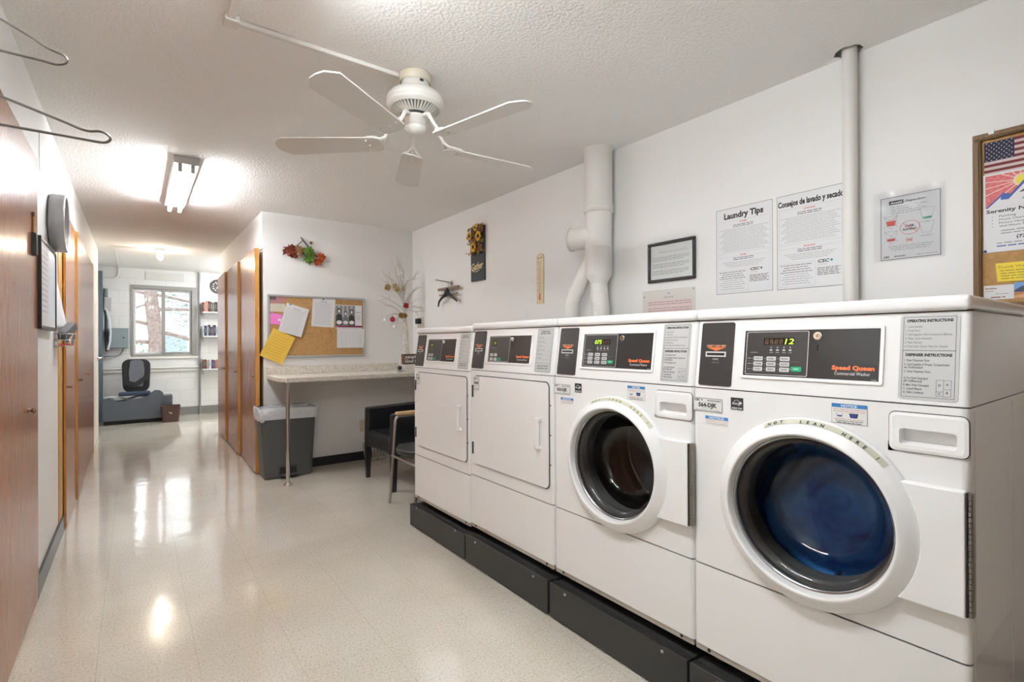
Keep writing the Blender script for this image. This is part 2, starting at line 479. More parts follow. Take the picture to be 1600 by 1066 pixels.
def shell():
    struct(MB().add([(XFL, YR, 0), (XR, YR, 0), (XR, YF, 0), (XFL, YF, 0)], [(0, 1, 2, 3)]).box(XFL - .1, XR + .1, YR - .1, YF + .1, -.12, -.0001).build('floor', FLOOR))
    # ceiling with a hole round the steel conduit
    n = 16; cx, cy, r = 2.352, 0.84, 0.043
    V = [(cx + r * (1 + .16 * math.sin(i * 2.7)) * math.cos(2 * PI * i / n), cy + r * (1.15 + .16 * math.cos(i * 3.3)) * math.sin(2 * PI * i / n), CEIL) for i in range(n)]
    V = [(min(x, XR - .0005), y, z) for x, y, z in V]
    sq = [(cx + .3 * math.cos(2 * PI * i / n) / max(abs(math.cos(2 * PI * i / n)), abs(math.sin(2 * PI * i / n))), cy + .3 * math.sin(2 * PI * i / n) / max(abs(math.cos(2 * PI * i / n)), abs(math.sin(2 * PI * i / n))), CEIL) for i in range(n)]
    b = MB()
    b.add(V + sq, [(i, (i + 1) % n, n + (i + 1) % n, n + i)[::-1] for i in range(n)])
    x0, x1, y0, y1 = cx - .3, cx + .3, cy - .3, cy + .3
    for a, c, d, e in ((XFL, x0, YR, YF), (x0, x1, YR, y0), (x0, x1, y1, YF)):
        b.add([(a, d, CEIL), (c, d, CEIL), (c, e, CEIL), (a, e, CEIL)], [(3, 2, 1, 0)])
    b.box(XFL - .1, XR + .3, YR - .1, YF + .1, CEIL + .12, CEIL + .2)
    struct(b.build('ceiling', CEILM))
    struct(MB().box(XR, XR + .12, YR, YB + .1, 0, CEIL + .12).build('wall_right', WALL))
    struct(MB().box(XC + .012, XR, YB, YB + .1, 0, CEIL + .12).build('wall_back', WALL))
    struct(MB().box(XC, XC + .012, YB, YC, 2.03, CEIL + .1).box(XC + .012, XFR, YB + .1, YC, 0, CEIL + .1).box(XC, XC + .012, YC - .05, YC, 0, 2.03).build('wall_closet', WALL))
    struct(MB().box(XL - .1, XL, YR, YE, 0, CEIL + .1).build('wall_left', WALL))
    struct(MB().box(XL, XR, YR - .1, YR, 0, CEIL + .1).build('wall_rear', WOOD))
    bl = MB()
    for a, c, d, e in ((YE - .1, 8.55, 0, CEIL + .1), (9.6, YF, 0, CEIL + .1), (8.55, 9.6, 0, .95), (8.55, 9.6, 2.1, CEIL + .1)):
        bl.box(XFL - .1, XFL, a, c, d, e)
    w2 = struct(thing('added_window', (XFL, 8.55, .95), None, None))  # side window added out of view to bring more light into the bay
    f2 = MB()
    for a, c, d, e in ((0, .04, 0, 1.15), (1.01, 1.05, 0, 1.15), (.50, .54, .04, 1.11), (.04, 1.01, 0, .04), (.04, 1.01, 1.11, 1.15)):
        f2.box(-.08, -.02, a, c, d, e)
    f2.build('window_frame', ALU, w2, bevel=.003)
    MB().box(-.052, -.048, .035, 1.015, .035, 1.115).build('pane', CLEAR, w2)
    struct(bl.box(XFL, XL - .1, YE - .1, YE, 0, CEIL + .1).build('wall_bay_left', WALL))
    struct(MB().box(XFR, XFR + .1, YC, YF, 0, CEIL + .1).build('wall_bay_right', WALL))
    # far wall with the window opening
    wx0, wx1, wz0, wz1 = -.05, .83, .967, 2.105
    b = MB()
    for a, c, d, e in ((XFL, wx0, 0, CEIL + .1), (wx1, XFR, 0, CEIL + .1), (wx0, wx1, 0, wz0), (wx0, wx1, wz1, CEIL + .1)):
        b.box(a, c, YF, YF + .18, d, e)
    struct(b.build('wall_far', BLOCK))
    struct(MB().box(.14, .66, YF - .012, YF, 2.19, 2.32).build('trim_1', mat('block_patch', (.63, .62, .60), .6), bevel=.003))
    # window: frame, sliding sash, panes, sill
    win = struct(thing('window_1', (wx0, YF, wz0), None, None))
    W, HH = wx1 - wx0, wz1 - wz0
    f = MB()
    t = .035
    for a, c, d, e in ((0, t, 0, HH), (W - t - .03, W, 0, HH), (t, W - t - .03, 0, t), (t, W - t - .03, HH - t - .02, HH)):
        f.box(a, c, -.012, .10, d, e)
    f.build('window_frame', mat('window_aluminium', (.30, .295, .285), .45, .2), win, bevel=.003)
    s1 = MB()
    for a, c, d, e in ((t, t + .03, t, HH - t - .02), (.41, .45, t, HH - t - .02), (t + .03, .41, t, t + .035), (t + .03, .41, HH - t - .05, HH - t - .02)):
        s1.box(a, c, .055, .085, d, e)
    s1.build('fixed_sash', mat('window_white', (.72, .72, .72), .4), win, bevel=.003)
    s2 = MB()
    for a, c, d, e in ((.40, .45, t, HH - t - .02), (W - t - .065, W - t - .03, t, HH - t - .02), (.45, W - t - .065, t, t + .035), (.45, W - t - .065, HH - t - .055, HH - t - .02)):
        s2.box(a, c, .012, .045, d, e)
    s2.build('sliding_sash', MATS['window_aluminium'], win, bevel=.003)
    MB().box(W - .062, W - .05, -.004, .012, .40, .45).build('latch', BLACKM, win)
    MB().box(t + .028, .41, .066, .070, t + .03, HH - t - .045).build('pane', CLEAR, win)
    MB().box(.448, W - t - .063, .024, .028, t + .03, HH - t - .05).build('pane', CLEAR, win)
    MB().box(-.03, W + .03, -.025, 0, -.035, .0).build('window_sill', PIPEP, win, bevel=.003)
    # baseboards
    def base(name, pts, m_, h=.10, t_=.006):
        b = MB()
        for (x0, y0), (x1, y1) in zip(pts, pts[1:]):
            b.box(min(x0, x1) - (t_ if x0 == x1 else 0), max(x0, x1) + (t_ if x0 == x1 else 0), min(y0, y1) - (t_ if y0 == y1 else 0), max(y0, y1) + (t_ if y0 == y1 else 0), 0, h)
        struct(b.build(name, m_, bevel=.002))
    base('baseboard_back', [(XC + .03, YB - .006), (XR - .01, YB - .006)], BASEB, .085)
    base('baseboard_left', [(XL + .006, 3.19), (XL + .006, 4.26)], BASEB, .10)
    base('baseboard_right', [(XR - .006, YR), (XR - .006, YB - .02)], BASEB, .085)
    base('baseboard_far', [(XFL, YF - .008), (XFR, YF - .008)], BASEG, .13, .008)


shell()


# ------------------------------------------------------------------ closet doors
def slab_door(n, hinge, wid, face, ajar, knob_z=.9, top=2.03, knob=True, handle_side=1, th=.035):
    """door hinged at its far end; local +y runs from the hinge towards the camera side. face=+1 looks to +X, -1 to -X"""
    t = struct(thing('door_%d' % n, hinge, None, None, 0))
    t.rotation_euler = (0, 0, ajar)
    a, b_ = (0, th) if face > 0 else (-th, 0)
    MB().box(b_ - .001 if face > 0 else a, b_ if face > 0 else a + .001, -wid, 0, .012, top).build('door_face', WOOD, t)
    MB().box(a, b_ - .0012 if face > 0 else b_, -wid - .0008, 0, .012, top).build('door_core', WOODE, t) if face > 0 else MB().box(a + .0012, b_, -wid - .0008, 0, .012, top).build('door_core', WOODE, t)
    if knob:
        ky = -wid + .09 if handle_side > 0 else -.26
        k = MB()
        T = frame((b_ if face > 0 else a, ky, knob_z), (0, 1, 0), (0, 0, 1) if face > 0 else (0, 0, -1))
        k.lathe([(.013, 0), (.013, .002), (.006, .004), (.006, .010), (.011, .013), (.012, .018), (.009, .022), (0.0001, .023)], 16, T=T)
        k.build('door_knob', mat('aged_brass', (.25, .17, .09), .35, .9), t)
    return t


def doors():
    # right-hand closets: near edges stand a little proud
    for i, (y1, wd, aj) in enumerate(((5.945, .935, -.020), (6.885, .915, -.022), (7.71, .80, -.022))):
        slab_door(i + 1, (XC - .003, y1, 0), wd, -1, aj, .875)
    # left-hand closets
    slab_door(4, (XL + .001, 3.165, 0), .93, 1, 0.0, .90, handle_side=-1, th=.013)
    slab_door(5, (XL + .001, 2.21, 0), .93, 1, 0.0, .90, th=.013)
    slab_door(6, (XL + .001, 5.03, 0), .75, 1, .010, .90, th=.012)
    slab_door(7, (XL + .001, 6.00, 0), .95, 1, .012, .90, th=.013)
    slab_door(8, (XL + .001, 7.16, 0), 1.12, 1, 0.0, .90, th=.010)
    struct(MB().box(XL, XL + .004, 4.07, 4.275, .0, 1.985).build('trim_2', WOODE))
    struct(MB().box(XL, XL + .02, 5.035, 5.048, .0, 2.03).build('trim_3', WOODE))
    # white door frame with a lever further on
    t = struct(thing('door_9', (XL, 7.24, 0), None, None))
    MB().box(0, .008, 0, .07, 0, 2.06).box(0, .008, .80, .87, 0, 2.06).box(0, .008, .07, .80, 2.0, 2.06).build('door_frame', mat('cream_trim', (.68, .64, .58), .5), t, bevel=.003)
    MB().box(0, .005, .07, .80, .01, 2.0).build('door_slab', MATS['cream_trim'], t)
    MB().lathe([(.028, 0), (.028, .008), (.012, .012), (.012, .05), (.0001, .05)], 16, T=frame((.005, .74, 1.0), (0, 1, 0), (0, 0, 1))).tube([(.052, .74, 1.0), (.056, .64, 1.0)], .009, 8).build('door_handle', CHROME, t)


doors()


# ------------------------------------------------------------------ machines
MW = .680
LEAN = frame((0, 0, 1.031), (1, 0, 0), (0, .030, .212))      # plane of the control fascia: local x right, y up the slope, z out


def sticker(parent, T, name, label, fn, w_, h_, base, mats, r=.003):
    b = MB(T)
    b.poly(rrect(0, w_, 0, h_, r, 3), 0, .0006, 0)
    fn(b)
    o = b.build(name, [base] + mats, parent)
    if label:
        o['label'] = label
    return o


def fplane(x, z, y=-.0006):     # a plane on the machine front at lower-left (x,z)
    return frame((x, y, z), (1, 0, 0), (0, 0, 1))


def profile(y0, w0=0.0, n=5, r=.014, back=.70):
    """plan outline from the left rear round the front to the right rear"""
    P = [(w0, back), (w0, y0 + r)]
    for i in range(1, n + 1):
        a = math.radians(180 + 90 * i / n); P.append((w0 + r + r * math.cos(a), y0 + r + r * math.sin(a)))
    for i in range(0, n + 1):
        a = math.radians(270 + 90 * i / n); P.append((MW - w0 - r + r * math.cos(a), y0 + r + r * math.sin(a)))
    P.append((MW - w0, back))
    return P


def loft(b, A, za, B, zb, m=0, smooth=True, skip=()):
    n = len(A)
    V = [(x, y, za) for x, y in A] + [(x, y, zb) for x, y in B]
    b.add(V, [(i, i + 1, n + i + 1, n + i) for i in range(n - 1) if i not in skip], m, smooth)


def machine(k, YLf, dz, kind, num, readout, clean, word, label):
    root = thing('washing_machine' if kind == 'w' else 'tumble_dryer', (XF, YLf, dz), label, 'washer' if kind == 'w' else 'dryer', -PI / 2)
    rnd = random.Random(k + 5)
    cx, cz = .350, .7195
    P = profile(0)
    nf = 6                                     # index of the front flat in P
    b = MB()
    loft(b, P, .470, P, 1.0285, skip=(nf,))
    sides = [0]
    # side sheets run to the bottom behind the lower panel
    b.add([(0, .016, .205), (0, .70, .205), (0, .70, .47), (0, .016, .47)], [(0, 1, 2, 3)]); b.add([(MW, .016, .205), (MW, .70, .205), (MW, .70, .47), (MW, .016, .47)], [(3, 2, 1, 0)])
    x0, x1, z0, z1 = .014, MW - .014, .470, 1.0285
    if kind == 'w':
        n = 64; r = .205
        circ = [(cx + r * math.cos(2 * PI * i / n), 0, cz + r * math.sin(2 * PI * i / n)) for i in range(n)]
        ang = lambda x, z: math.atan2(z - cz, x - cx) % (2 * PI)
        sq = []
        cor = [(x1, .915), (.530, .915), (.530, z1), (x0, z1), (x0, z0), (x1, z0)]
        for i in range(n):
            a = 2 * PI * i / n; dx, dzz = math.cos(a), math.sin(a)
            best = 9
            for (ax, az), (bx, bz) in zip(cor, cor[1:] + cor[:1]):
                ex, ez = bx - ax, bz - az; den = dx * ez - dzz * ex
                if abs(den) < 1e-9:
                    continue
                t_ = ((ax - cx) * ez - (az - cz) * ex) / den; u_ = ((ax - cx) * dzz - (az - cz) * dx) / den
                if t_ > 0 and -1e-6 <= u_ <= 1 + 1e-6:
                    best = min(best, t_)
            sq.append((cx + dx * best, 0, cz + dzz * best))
        for a_, c_, d_, e_ in ((.530, x1, .915, .935), (.530, x1, .972, z1), (.530, .555, .935, .972), (.659, x1, .935, .972)):
            b.add([(a_, 0, d_), (c_, 0, d_), (c_, 0, e_), (a_, 0, e_)], [(0, 1, 2, 3)])
        b.add(circ + sq, [(i, n + i, n + (i + 1) % n, (i + 1) % n)[::-1] for i in range(n)])
        for X, Z in cor:
            a = ang(X, Z); i = int(a / (2 * PI) * n)
            b.add([sq[i], (X, 0, Z), sq[(i + 1) % n]], [(0, 1, 2)[::-1]])
    else:
        b.add([(x0, 0, z0), (x1, 0, z0), (x1, 0, z1), (x0, 0, z1)], [(0, 1, 2, 3)])
    b.box(.001, MW - .001, .69, .70, .205, 1.0285)
    b.box(.001, MW - .001, .02, .70, .195, .205)
    b.add([(.0, .014, 1.0285), (MW, .014, 1.0285), (MW, .7, 1.0285), (0, .7, 1.0285)], [(0, 1, 2, 3)])
    b.build('cabinet', ENAMEL, root)
    # dark reveals in the seams
    for q in ((.006, MW - .006, .005, .012, .4645, .4715), (.004, MW - .004, .006, .03, 1.0275, 1.0325), (.004, MW - .004, .034, .06, 1.241, 1.247)):
        MB().box(*q).build('seam', SEAM, root)
    for yy in (.035, .425):
        MB().box(MW - .001, MW + .0008, yy, yy + .006, .22, 1.02).build('side_rib', ENAMEL, root)
    b = MB()
    Q = profile(-.001, 0, back=.016)
    loft(b, Q, .208, Q, .4655); b.add([(x, y, .4655) for x, y in Q], [tuple(range(len(Q)))]); b.add([(x, y, .208) for x, y in Q], [tuple(range(len(Q)))[::-1]])
    b.build('lower_panel', ENAMEL, root)
    b = MB().box(.004, MW - .004, .004, .02, .188, .207, 0)
    for x in (.05, MW - .05):
        b.lathe([(.006, 0), (.005, .002), (.0001, .002)], 8, 1, frame((x, .004, .198), (1, 0, 0), (0, 0, 1)))
    b.build('toe_strip', [mat('toe_strip_grey', (.42, .39, .34), .5), BLACKM], root)
    for x, y in ((.06, .06), (MW - .06, .06), (.06, .62), (MW - .06, .62)):
        MB().lathe([(.0001, .155 - dz), (.02, .155 - dz), (.02, .165), (.008, .168), (.008, .20)], 12, T=Matrix.Translation((x, y, 0))).build('leveling_foot', BLACKM, root)
    # control housing
    b = MB()
    A, B = profile(0), profile(.030)
    loft(b, A, 1.0315, B, 1.2435)
    b.box(.001, MW - .001, .69, .70, 1.0315, 1.2435); b.add([(x, y, 1.2435) for x, y in B], [tuple(range(len(B)))]); b.add([(x, y, 1.0315) for x, y in A], [tuple(range(len(A)))[::-1]])
    b.build('control_housing', ENAMEL, root)
    MB().box(0.0, MW, .016, .705, 1.2465, 1.281).build('top_lid', PLASTW, root, bevel=.012, seg=4)
    k_ = 1.01
    zz = lambda z: (z - 1.031) * k_
    # card reader
    cr_ = MB(LEAN)
    cr_.poly(rrect(.020, .130, zz(1.040), zz(1.236), .006), .0003, .004, 0)
    cr_.box(.040, .108, zz(1.129), zz(1.145), .004, .0062, 1)
    cr_.box(.044, .104, zz(1.133), zz(1.141), .0062, .0066, 2)
    cr_.poly([(.042, zz(1.1585)), (.074, zz(1.1475)), (.106, zz(1.1585))], .0044, m=3)
    cr_.text('INSERT CARD HERE', .074, zz(1.1605), .0085, 4, .0044, 'c', .064, .02)
    cr_.text('CSC', .074, zz(1.1195), .006, 1, .0044, 'c', .02, .02)
    cr_.text('smart card', .074, zz(1.110), .0055, 5, .0044, 'c', .024)
    o = cr_.build('card_reader', [DARKP, SILV, BLACK, ORANGE, mat('pale_orange_print', (.8, .35, .2), .5), INKG], root)
    # control panel with bezel
    b = MB(LEAN)
    px0, px1, pz0, pz1 = .166, .511, zz(1.077), zz(1.2085)
    o1, i1 = rrect(px0 - .008, px1 + .008, pz0 - .008, pz1 + .008, .005, 3), rrect(px0, px1, pz0, pz1, .001, 3)
    nn = len(o1)
    V = [(x, y, .0002) for x, y in o1] + [(x, y, .005) for x, y in o1] + [(x, y, .0045) for x, y in i1] + [(x, y, .0005) for x, y in i1]
    F = []
    for r_ in range(3):
        for i in range(nn):
            j = (i + 1) % nn; F.append((r_ * nn + i, r_ * nn + j, (r_ + 1) * nn + j, (r_ + 1) * nn + i))
    b.add(V, F, 0)
    b.build('panel_bezel', PLASTW, root)
    b = MB(LEAN)
    b.box(px0, px1, pz0, pz1, .0003, .0022, 0)
    Z = .0026
    b.poly(rrect(.171, .345, zz(1.0805), zz(1.2055), .004), Z - .0002, m=2)
    b.poly(rrect(.1726, .3434, zz(1.0820), zz(1.2040), .003), Z - .0001, m=1)
    if kind == 'w':
        b.rect(.222, .308, zz(1.167), zz(1.187), Z, 3)
        for i in range(6):
            if len(readout) and i >= 6 - len(readout) and k == 0:
                break
            x = .226 + i * .0135
            if k == 1 and i < 3:
                continue
            b.text('8', x, zz(1.1690), .021, 4, Z + .0003, width=.0105)
        rx = .226 + (6 - len(readout)) * .0135 if k == 0 else .226
        b.text(readout, rx + .002, zz(1.1690), .022, 5, Z + .0006, width=.0120 * len(readout), bold=0.0, shear=.15)
        b.text('CYCLE INDICATOR', .183, zz(1.1435), .0036, 2, Z, width=.024)
        for x, s in ((.240, 'WASH'), (.258, 'RINSE'), (.276, 'SPIN'), (.293, 'DOOR')):
            b.rect(x + .003, x + .006, zz(1.158), zz(1.161), Z, 2); b.text(s, x, zz(1.1435), .004, 2, Z, width=.010)
            b.rect(x + .001, x + .008, zz(1.150), zz(1.154), Z, 2)
        for r_ in range(3):
            zc = 1.1275 - r_ * .0152
            b.text(('HOT', 'WARM', 'COLD')[r_], .177, zz(zc - .002), .005, 2, Z, width=.010)
            b.rect(.1715, .325, zz(zc - .0078), zz(zc - .0074), Z, 6)
            for c_ in range(3):
                b.rect(.1905 + c_ * .037, .1925 + c_ * .037, zz(zc - .001), zz(zc + .001), Z, 2)
        b.rect(.297, .299, zz(1.099), zz(1.101), Z, 2)
    else:
        b.rect(.202, .232, zz(1.158), zz(1.187), Z, 7)
        b.text(readout, .210, zz(1.166), .020, 9, Z + .0006, width=.016)
        b.text('MIN', .198, zz(1.146), .006, 6, Z, width=.012); b.text('MODE', .214, zz(1.146), .006, 6, Z, width=.014)
    b.text('Speed Queen', .405, zz(1.1035), .0150, 8, Z, width=.096, bold=.045)
    b.text(word, .412, zz(1.090), .0115, 2, Z, width=.080)
    b.rect(.3675, .3695, zz(1.152), zz(1.168), Z, 3)
    b.text('503846', .494, zz(1.079), .0035, 2, Z, width=.012)
    pan = b.build('control_panel', [SLATE, DARKP, SILV, mat('display_window', (.02, .012, .008), .2), DISPOFF, DISPON, INKG, mat('olive_display', (.04, .045, .005), .2), ORANGE, mat('dim_digits', (.4, .42, .06), .5, emit=((.7, .8, .1), .25))], root)
    names = ('HOT', 'NORMAL', 'PREWASH', 'WARM', 'PERM PRESS', 'DELICATES', 'COLD', 'HEAVY', 'QUICK')
    if kind == 'w':
        for r_ in range(3):
            for c_ in range(3):
                x = .196 + c_ * .0375; zc = 1.1275 - r_ * .0152
                q = MB(LEAN).poly(rrect(x, x + .0265, zz(zc - .0058), zz(zc + .0058), .002, 3), .0022, .0036, 0)
                q.text(names[r_ * 3 + c_], x + .013, zz(zc - .002), .0055, 1, .0038, 'c', .019, .03)
                q.build('button', [BEIGEB, INK], pan)
        q = MB(LEAN).poly(rrect(.302, .330, zz(1.0935), zz(1.1065), .003, 3), .0022, .0038, 0)
        q.text('START', .316, zz(1.098), .006, 1, .004, 'c', .014, .02)
        q.build('button', [GREENB, WHITEP], pan)['label'] = 'green start button'
    else:
        for r_, c_ in ((0, 0), (0, 1), (1, 0), (1, 1), (1, 2)):
            x = .185 + c_ * .035; zc = 1.113 - r_ * .021
            q = MB(LEAN).poly(rrect(x, x + .024, zz(zc - .007), zz(zc + .007), .003, 3), .0022, .0038, 0)
            q.text(('HIGH', 'MED', 'LOW', 'DELICATE', 'START')[r_ * 2 + c_], x + .012, zz(zc - .002), .0055, 1, .004, 'c', .017, .03)
            q.build('button', [BEIGEB if c_ < 2 else GREENB, INK], pan)
    T = LEAN @ Matrix.Translation((.367, zz(1.191), .0022)) @ Matrix.Scale(.82, 4)
    lk = MB(T).lathe([(.014, 0), (.014, .001), (.0125, .0045), (.0105, .005), (.007, .0042), (.0065, .0042), (.0001, .0042)], 24, ms=[1, 0, 0, 0, 1, 0]) if kind == 'w' else MB(T).lathe([(.014, 0), (.013, .004), (.010, .012), (.008, .013), (.0001, .013)], 24)
    lk.box(-.001, .001, -.004, .004, .0043 if kind == 'w' else .013, .0052 if kind == 'w' else .0136, 1)
    lk.build('key_lock', [mat('lock_brass', (.75, .68, .52), .25, .8) if k == 0 else CHROME, BLACKM], root)
    # instruction plate
    b = MB(LEAN)
    b.poly(rrect(.550, .660, zz(1.041), zz(1.2385), .007), .0003, .0016, 0)
    Z = .0019
    b.outline(.556, .654, zz(1.0465), zz(1.2335), .0009, Z, 1)
    f = .0072
    if kind == 'w':
        b.rect(.556, .654, zz(1.154), zz(1.1552), Z, 1)
        b.text('OPERATING INSTRUCTIONS', .605, zz(1.2215), .0088, 1, Z, 'c', .086, .06)
        for i, s in enumerate(('1. Load Laundry', '2. Close Door', '3. Add Supplies (See Instructions Below)', '4. Make Cycle Selection', '5. Make Payment', '6. Press Start (Door Must be Closed)')):
            b.text(s, .560, zz(1.2085 - i * .0093), f, 1, Z, width=min(.086, .0022 * len(s)))
        b.text('DISPENSER INSTRUCTIONS', .605, zz(1.1415), .0088, 1, Z, 'c', .086, .06)
        L = (('1. Open Dispenser Door', 1.1295), ('2. Load Supplies in Proper Compartment', 1.120), ('    as Indicated', 1.113), ('3. Close Dispenser Door', 1.1035), ('A. Pre Wash Detergent', 1.088), ('    (If Offered)', 1.081), ('B. Main Wash Detergent', 1.072), ('C. Liquid Bleach', 1.0635), ('D. Fabric Softener', 1.055))
        for s, z_ in L:
            b.text(s, .560, zz(z_), f, 1, Z, width=min(.086, .0022 * len(s)), bold=.02)
        b.outline(.621, .648, zz(1.051), zz(1.088), .0007, Z, 1); b.rect(.634, .6347, zz(1.051), zz(1.088), Z, 1)
        b.rect(.621, .634, zz(1.0615), zz(1.0622), Z, 1); b.rect(.634, .648, zz(1.067), zz(1.0677), Z, 1)
        for s, x, z_ in (('A', .641, 1.076), ('B', .641, 1.0575), ('D', .6275, 1.0735), ('C', .6275, 1.0545)):
            b.text(s, x, zz(z_), .0075, 1, Z, 'c', bold=.02)
    else:
        b.text('OPERATING', .605, zz(1.2215), .0088, 1, Z, 'c', .060, .035); b.text('INSTRUCTIONS', .605, zz(1.2125), .0088, 1, Z, 'c', .070, .035)
        for i, s in enumerate(('1. Load Laundry', '2. Clean Lint Filter', '3. Close Door', '4. Select Temperature', '5. Make Payment', '6. Press Start')):
            b.text(s, .560, zz(1.196 - i * .0185), f, 1, Z, width=min(.086, .0024 * len(s)))
            b.rect(.560, .650, zz(1.191 - i * .0185), zz(1.1914 - i * .0185), Z, 1)
        b.rect(.556, .654, zz(1.082), zz(1.083), Z, 1)
        b.text('CLEAN LINT FILTER', .605, zz(1.068), .0075, 1, Z, 'c', .075, .035); b.text('BEFORE EACH USE', .605, zz(1.057), .0075, 1, Z, 'c', .070, .035)
    b.build('instruction_plate', [GREYL, INK], root)

    # stickers on the front
    def idl(b):
        b.outline(.001, .101, .001, .0425, .0013, .0009, 1)
        b.text('CSC', .005, .033, .009, 1, .0009, width=.020, bold=.06, shear=.25)
        b.poly([(.029, .0365), (.0315, .040), (.034, .0365), (.0315, .033)], .0009, m=1)
        b.text('SERVICEWORKS', .050, .033, .007, 1, .0009, width=.046, bold=.02)
        b.text(num, .051, .0150, .0175, 1, .0009, 'c', .064, .05)
        b.text('Call for service', .051, .0095, .005, 1, .0009, 'c', .035)
        b.text('www.cscsw.com   1-877-264-6622', .051, .004, .005, 1, .0009, 'c', .088)
    if kind == 'w':
        sticker(root, fplane(.001, .9555), 'identification_label', None, idl, .102, .0435, mat('label_white', (.70, .70, .68), .4), [INK])
    else:
        def idd(b):
            b.outline(.001, .051, .001, .067, .0014, .0009, 1)
            b.text('CSC', .004, .055, .010, 1, .0009, width=.016, bold=.06, shear=.25); b.text('SERVICE', .024, .055, .008, 1, .0009, width=.024)
            b.text(num, .026, .034, .016, 1, .0009, 'c', .042, .06); b.text('Call for', .026, .022, .007, 1, .0009, 'c', .02); b.text('1-877-264-6622', .026, .006, .006, 1, .0009, 'c', .044)
        sticker(root, fplane(.055, .925, -.0092), 'identification_label', None, idd, .052, .068, mat('label_white', (.70, .70, .68), .4), [INK])
    if kind == 'w':
        def star(b):
            b.rect(.0015, .0375, .0095, .0355, .0009, 1)
            b.text('energy', .019, .016, .012, 2, .0010, 'c', .026, .0, .3)
            b.tube([(.005 + .001 * i, .018 + .012 * math.sin(PI * i / 28), .0012) for i in range(29)], .0006, 4, 2)
            P = []
            for i in range(10):
                a = PI / 2 + i * PI / 5; r_ = .0055 if i % 2 == 0 else .0023; P.append((.031 + r_ * math.cos(a), .0215 + r_ * math.sin(a)))
            b.poly(P, .0012, m=2)
            b.text('ENERGY STAR', .0195, .003, .0065, 2, .0009, 'c', .032, .03)
        sticker(root, fplane(.130, .971), 'efficiency_label', 'black and white square efficiency label', star, .039, .037, BLACKM, [BLACKM, WHITEP], .001)

        def n1(b):
            b.rect(0, .077, .0165, .026, .0009, 1); b.text('NOTICE', .0385, .0182, .0088, 2, .0011, 'c', .050, .03)
            for i in range(3):
                greek(b, .003, .074, .0125 - i * .0045, .0016, 3, .0009, rnd)
        sticker(root, fplane(.044, .9175), 'notice_label', 'small label with blue NOTICE band', n1, .077, .026, MATS['label_white'], [BLUE, WHITEP, mat('soft_red_print', (.52, .26, .25), .6)])

        def n2(b):
            b.outline(0, .080, 0, .050, .0005, .0009, 5)
            b.rect(0, .080, .0405, .050, .0009, 1); b.text('NOTICE', .040, .0422, .0085, 2, .0011, 'c', .036, .03)
            greek(b, .004, .076, .035, .0022, 3, .0009, rnd); greek(b, .004, .076, .030, .0022, 3, .0009, rnd)
            b.poly([(.011, .026), (.013, .017), (.024, .017), (.026, .026), (.025, .026), (.0235, .018), (.0135, .018), (.012, .026)], .0009, m=4)
            b.rect(.013, .024, .0175, .0205, .0010, 4)
            b.poly([(.040, .027), (.043, .0155), (.058, .0155), (.061, .027)], .0009, m=5); b.poly([(.043, .026), (.0445, .0165), (.0565, .0165), (.058, .026)], .0011, m=4)
            for i in range(3):
                greek(b, .006 + .003 * i, .074 - .003 * i, .0105 - i * .0045, .0020, 5 if i else 3, .0009, rnd)
        sticker(root, fplane(.408, .967), 'notice_label', 'bordered label with blue NOTICE band and two cup drawings', n2, .080, .0505, MATS['label_white'], [BLUE, WHITEP, mat('soft_red_print', (.52, .26, .25), .6), mat('navy_print', (.03, .06, .25), .5), INK], .001)

        # dispenser drawer with its recessed grip
        d = MB()
        o_, i_ = rrect(.534, .679, .919, 1.0095, .013), rrect(.554, .660, .934, .972, .007)
        b1 = rrect(.541, .672, .9255, 1.003, .010)
        nn = len(o_)
        rings = [([(x, .0, z) for x, z in o_]), ([(x, -.0045, z) for x, z in o_]), ([(x, -.0065, z) for x, z in b1]), ([(x, -.0062, z) for x, z in i_])]
        V = [p for r_ in rings for p in r_]
        V += [(.554 + (x - .554) * .96 + .002, .022, .940 + (z - .934) * .78) for x, z in i_]
        F = []
        for r_ in range(4):
            for i in range(nn):
                j = (i + 1) % nn; F.append((r_ * nn + i, r_ * nn + j, (r_ + 1) * nn + j, (r_ + 1) * nn + i))
        F.append(tuple(range(4 * nn, 5 * nn)))
        d.add(V, F, 0, False)
        dd = d.build('dispenser_drawer', PLASTW, root)
        g = MB(); ga, gb = rrect(.5320, .6810, .9170, 1.0115, .015), rrect(.5350, .6780, .9200, 1.0085, .012)
        g.add([(x, -.0006, z) for x, z in ga] + [(x, -.0006, z) for x, z in gb], [(i, (i + 1) % nn, nn + (i + 1) % nn, nn + i) for i in range(nn)], 0)
        g.build('drawer_gap', SEAM, dd)
        # door: ring, tab, glass, gasket
        T = frame((cx, 0, cz), (1, 0, 0), (0, 0, 1))      # local z of the lathe points out of the front (-y)
        prof = [(.252, .002), (.252, .010), (.2505, .0145), (.2465, .0200), (.2400, .0270), (.2360, .0305), (.2300, .0345), (.2230, .0390), (.2170, .0430), (.2125, .0452), (.2095, .0450), (.2070, .042), (.2052, .036), (.204, .026), (.202, .012), (.199, .0)]
        door = MB().lathe(prof, 96, 0, T)
        door.build('door_ring', PLASTW, root)
        d2 = root.children[-1]
        lt = MB(T)
        for i, ch in enumerate('NOT  LEAN  HERE !'):
            a = math.radians(112 - i * 4.1); r_ = .2420
            if ch == ' ':
                continue
            pos = Vector((r_ * math.cos(a), r_ * math.sin(a), .0258)); xax = Vector((math.sin(a), -math.cos(a), 0)); yax = Vector((math.cos(a) * .73, math.sin(a) * .73, -.68))
            TT = frame(pos, xax, yax)
            lt.text(ch, 0, -.004, .0125, 1, .0014, 'c', bold=.05, T=TT)
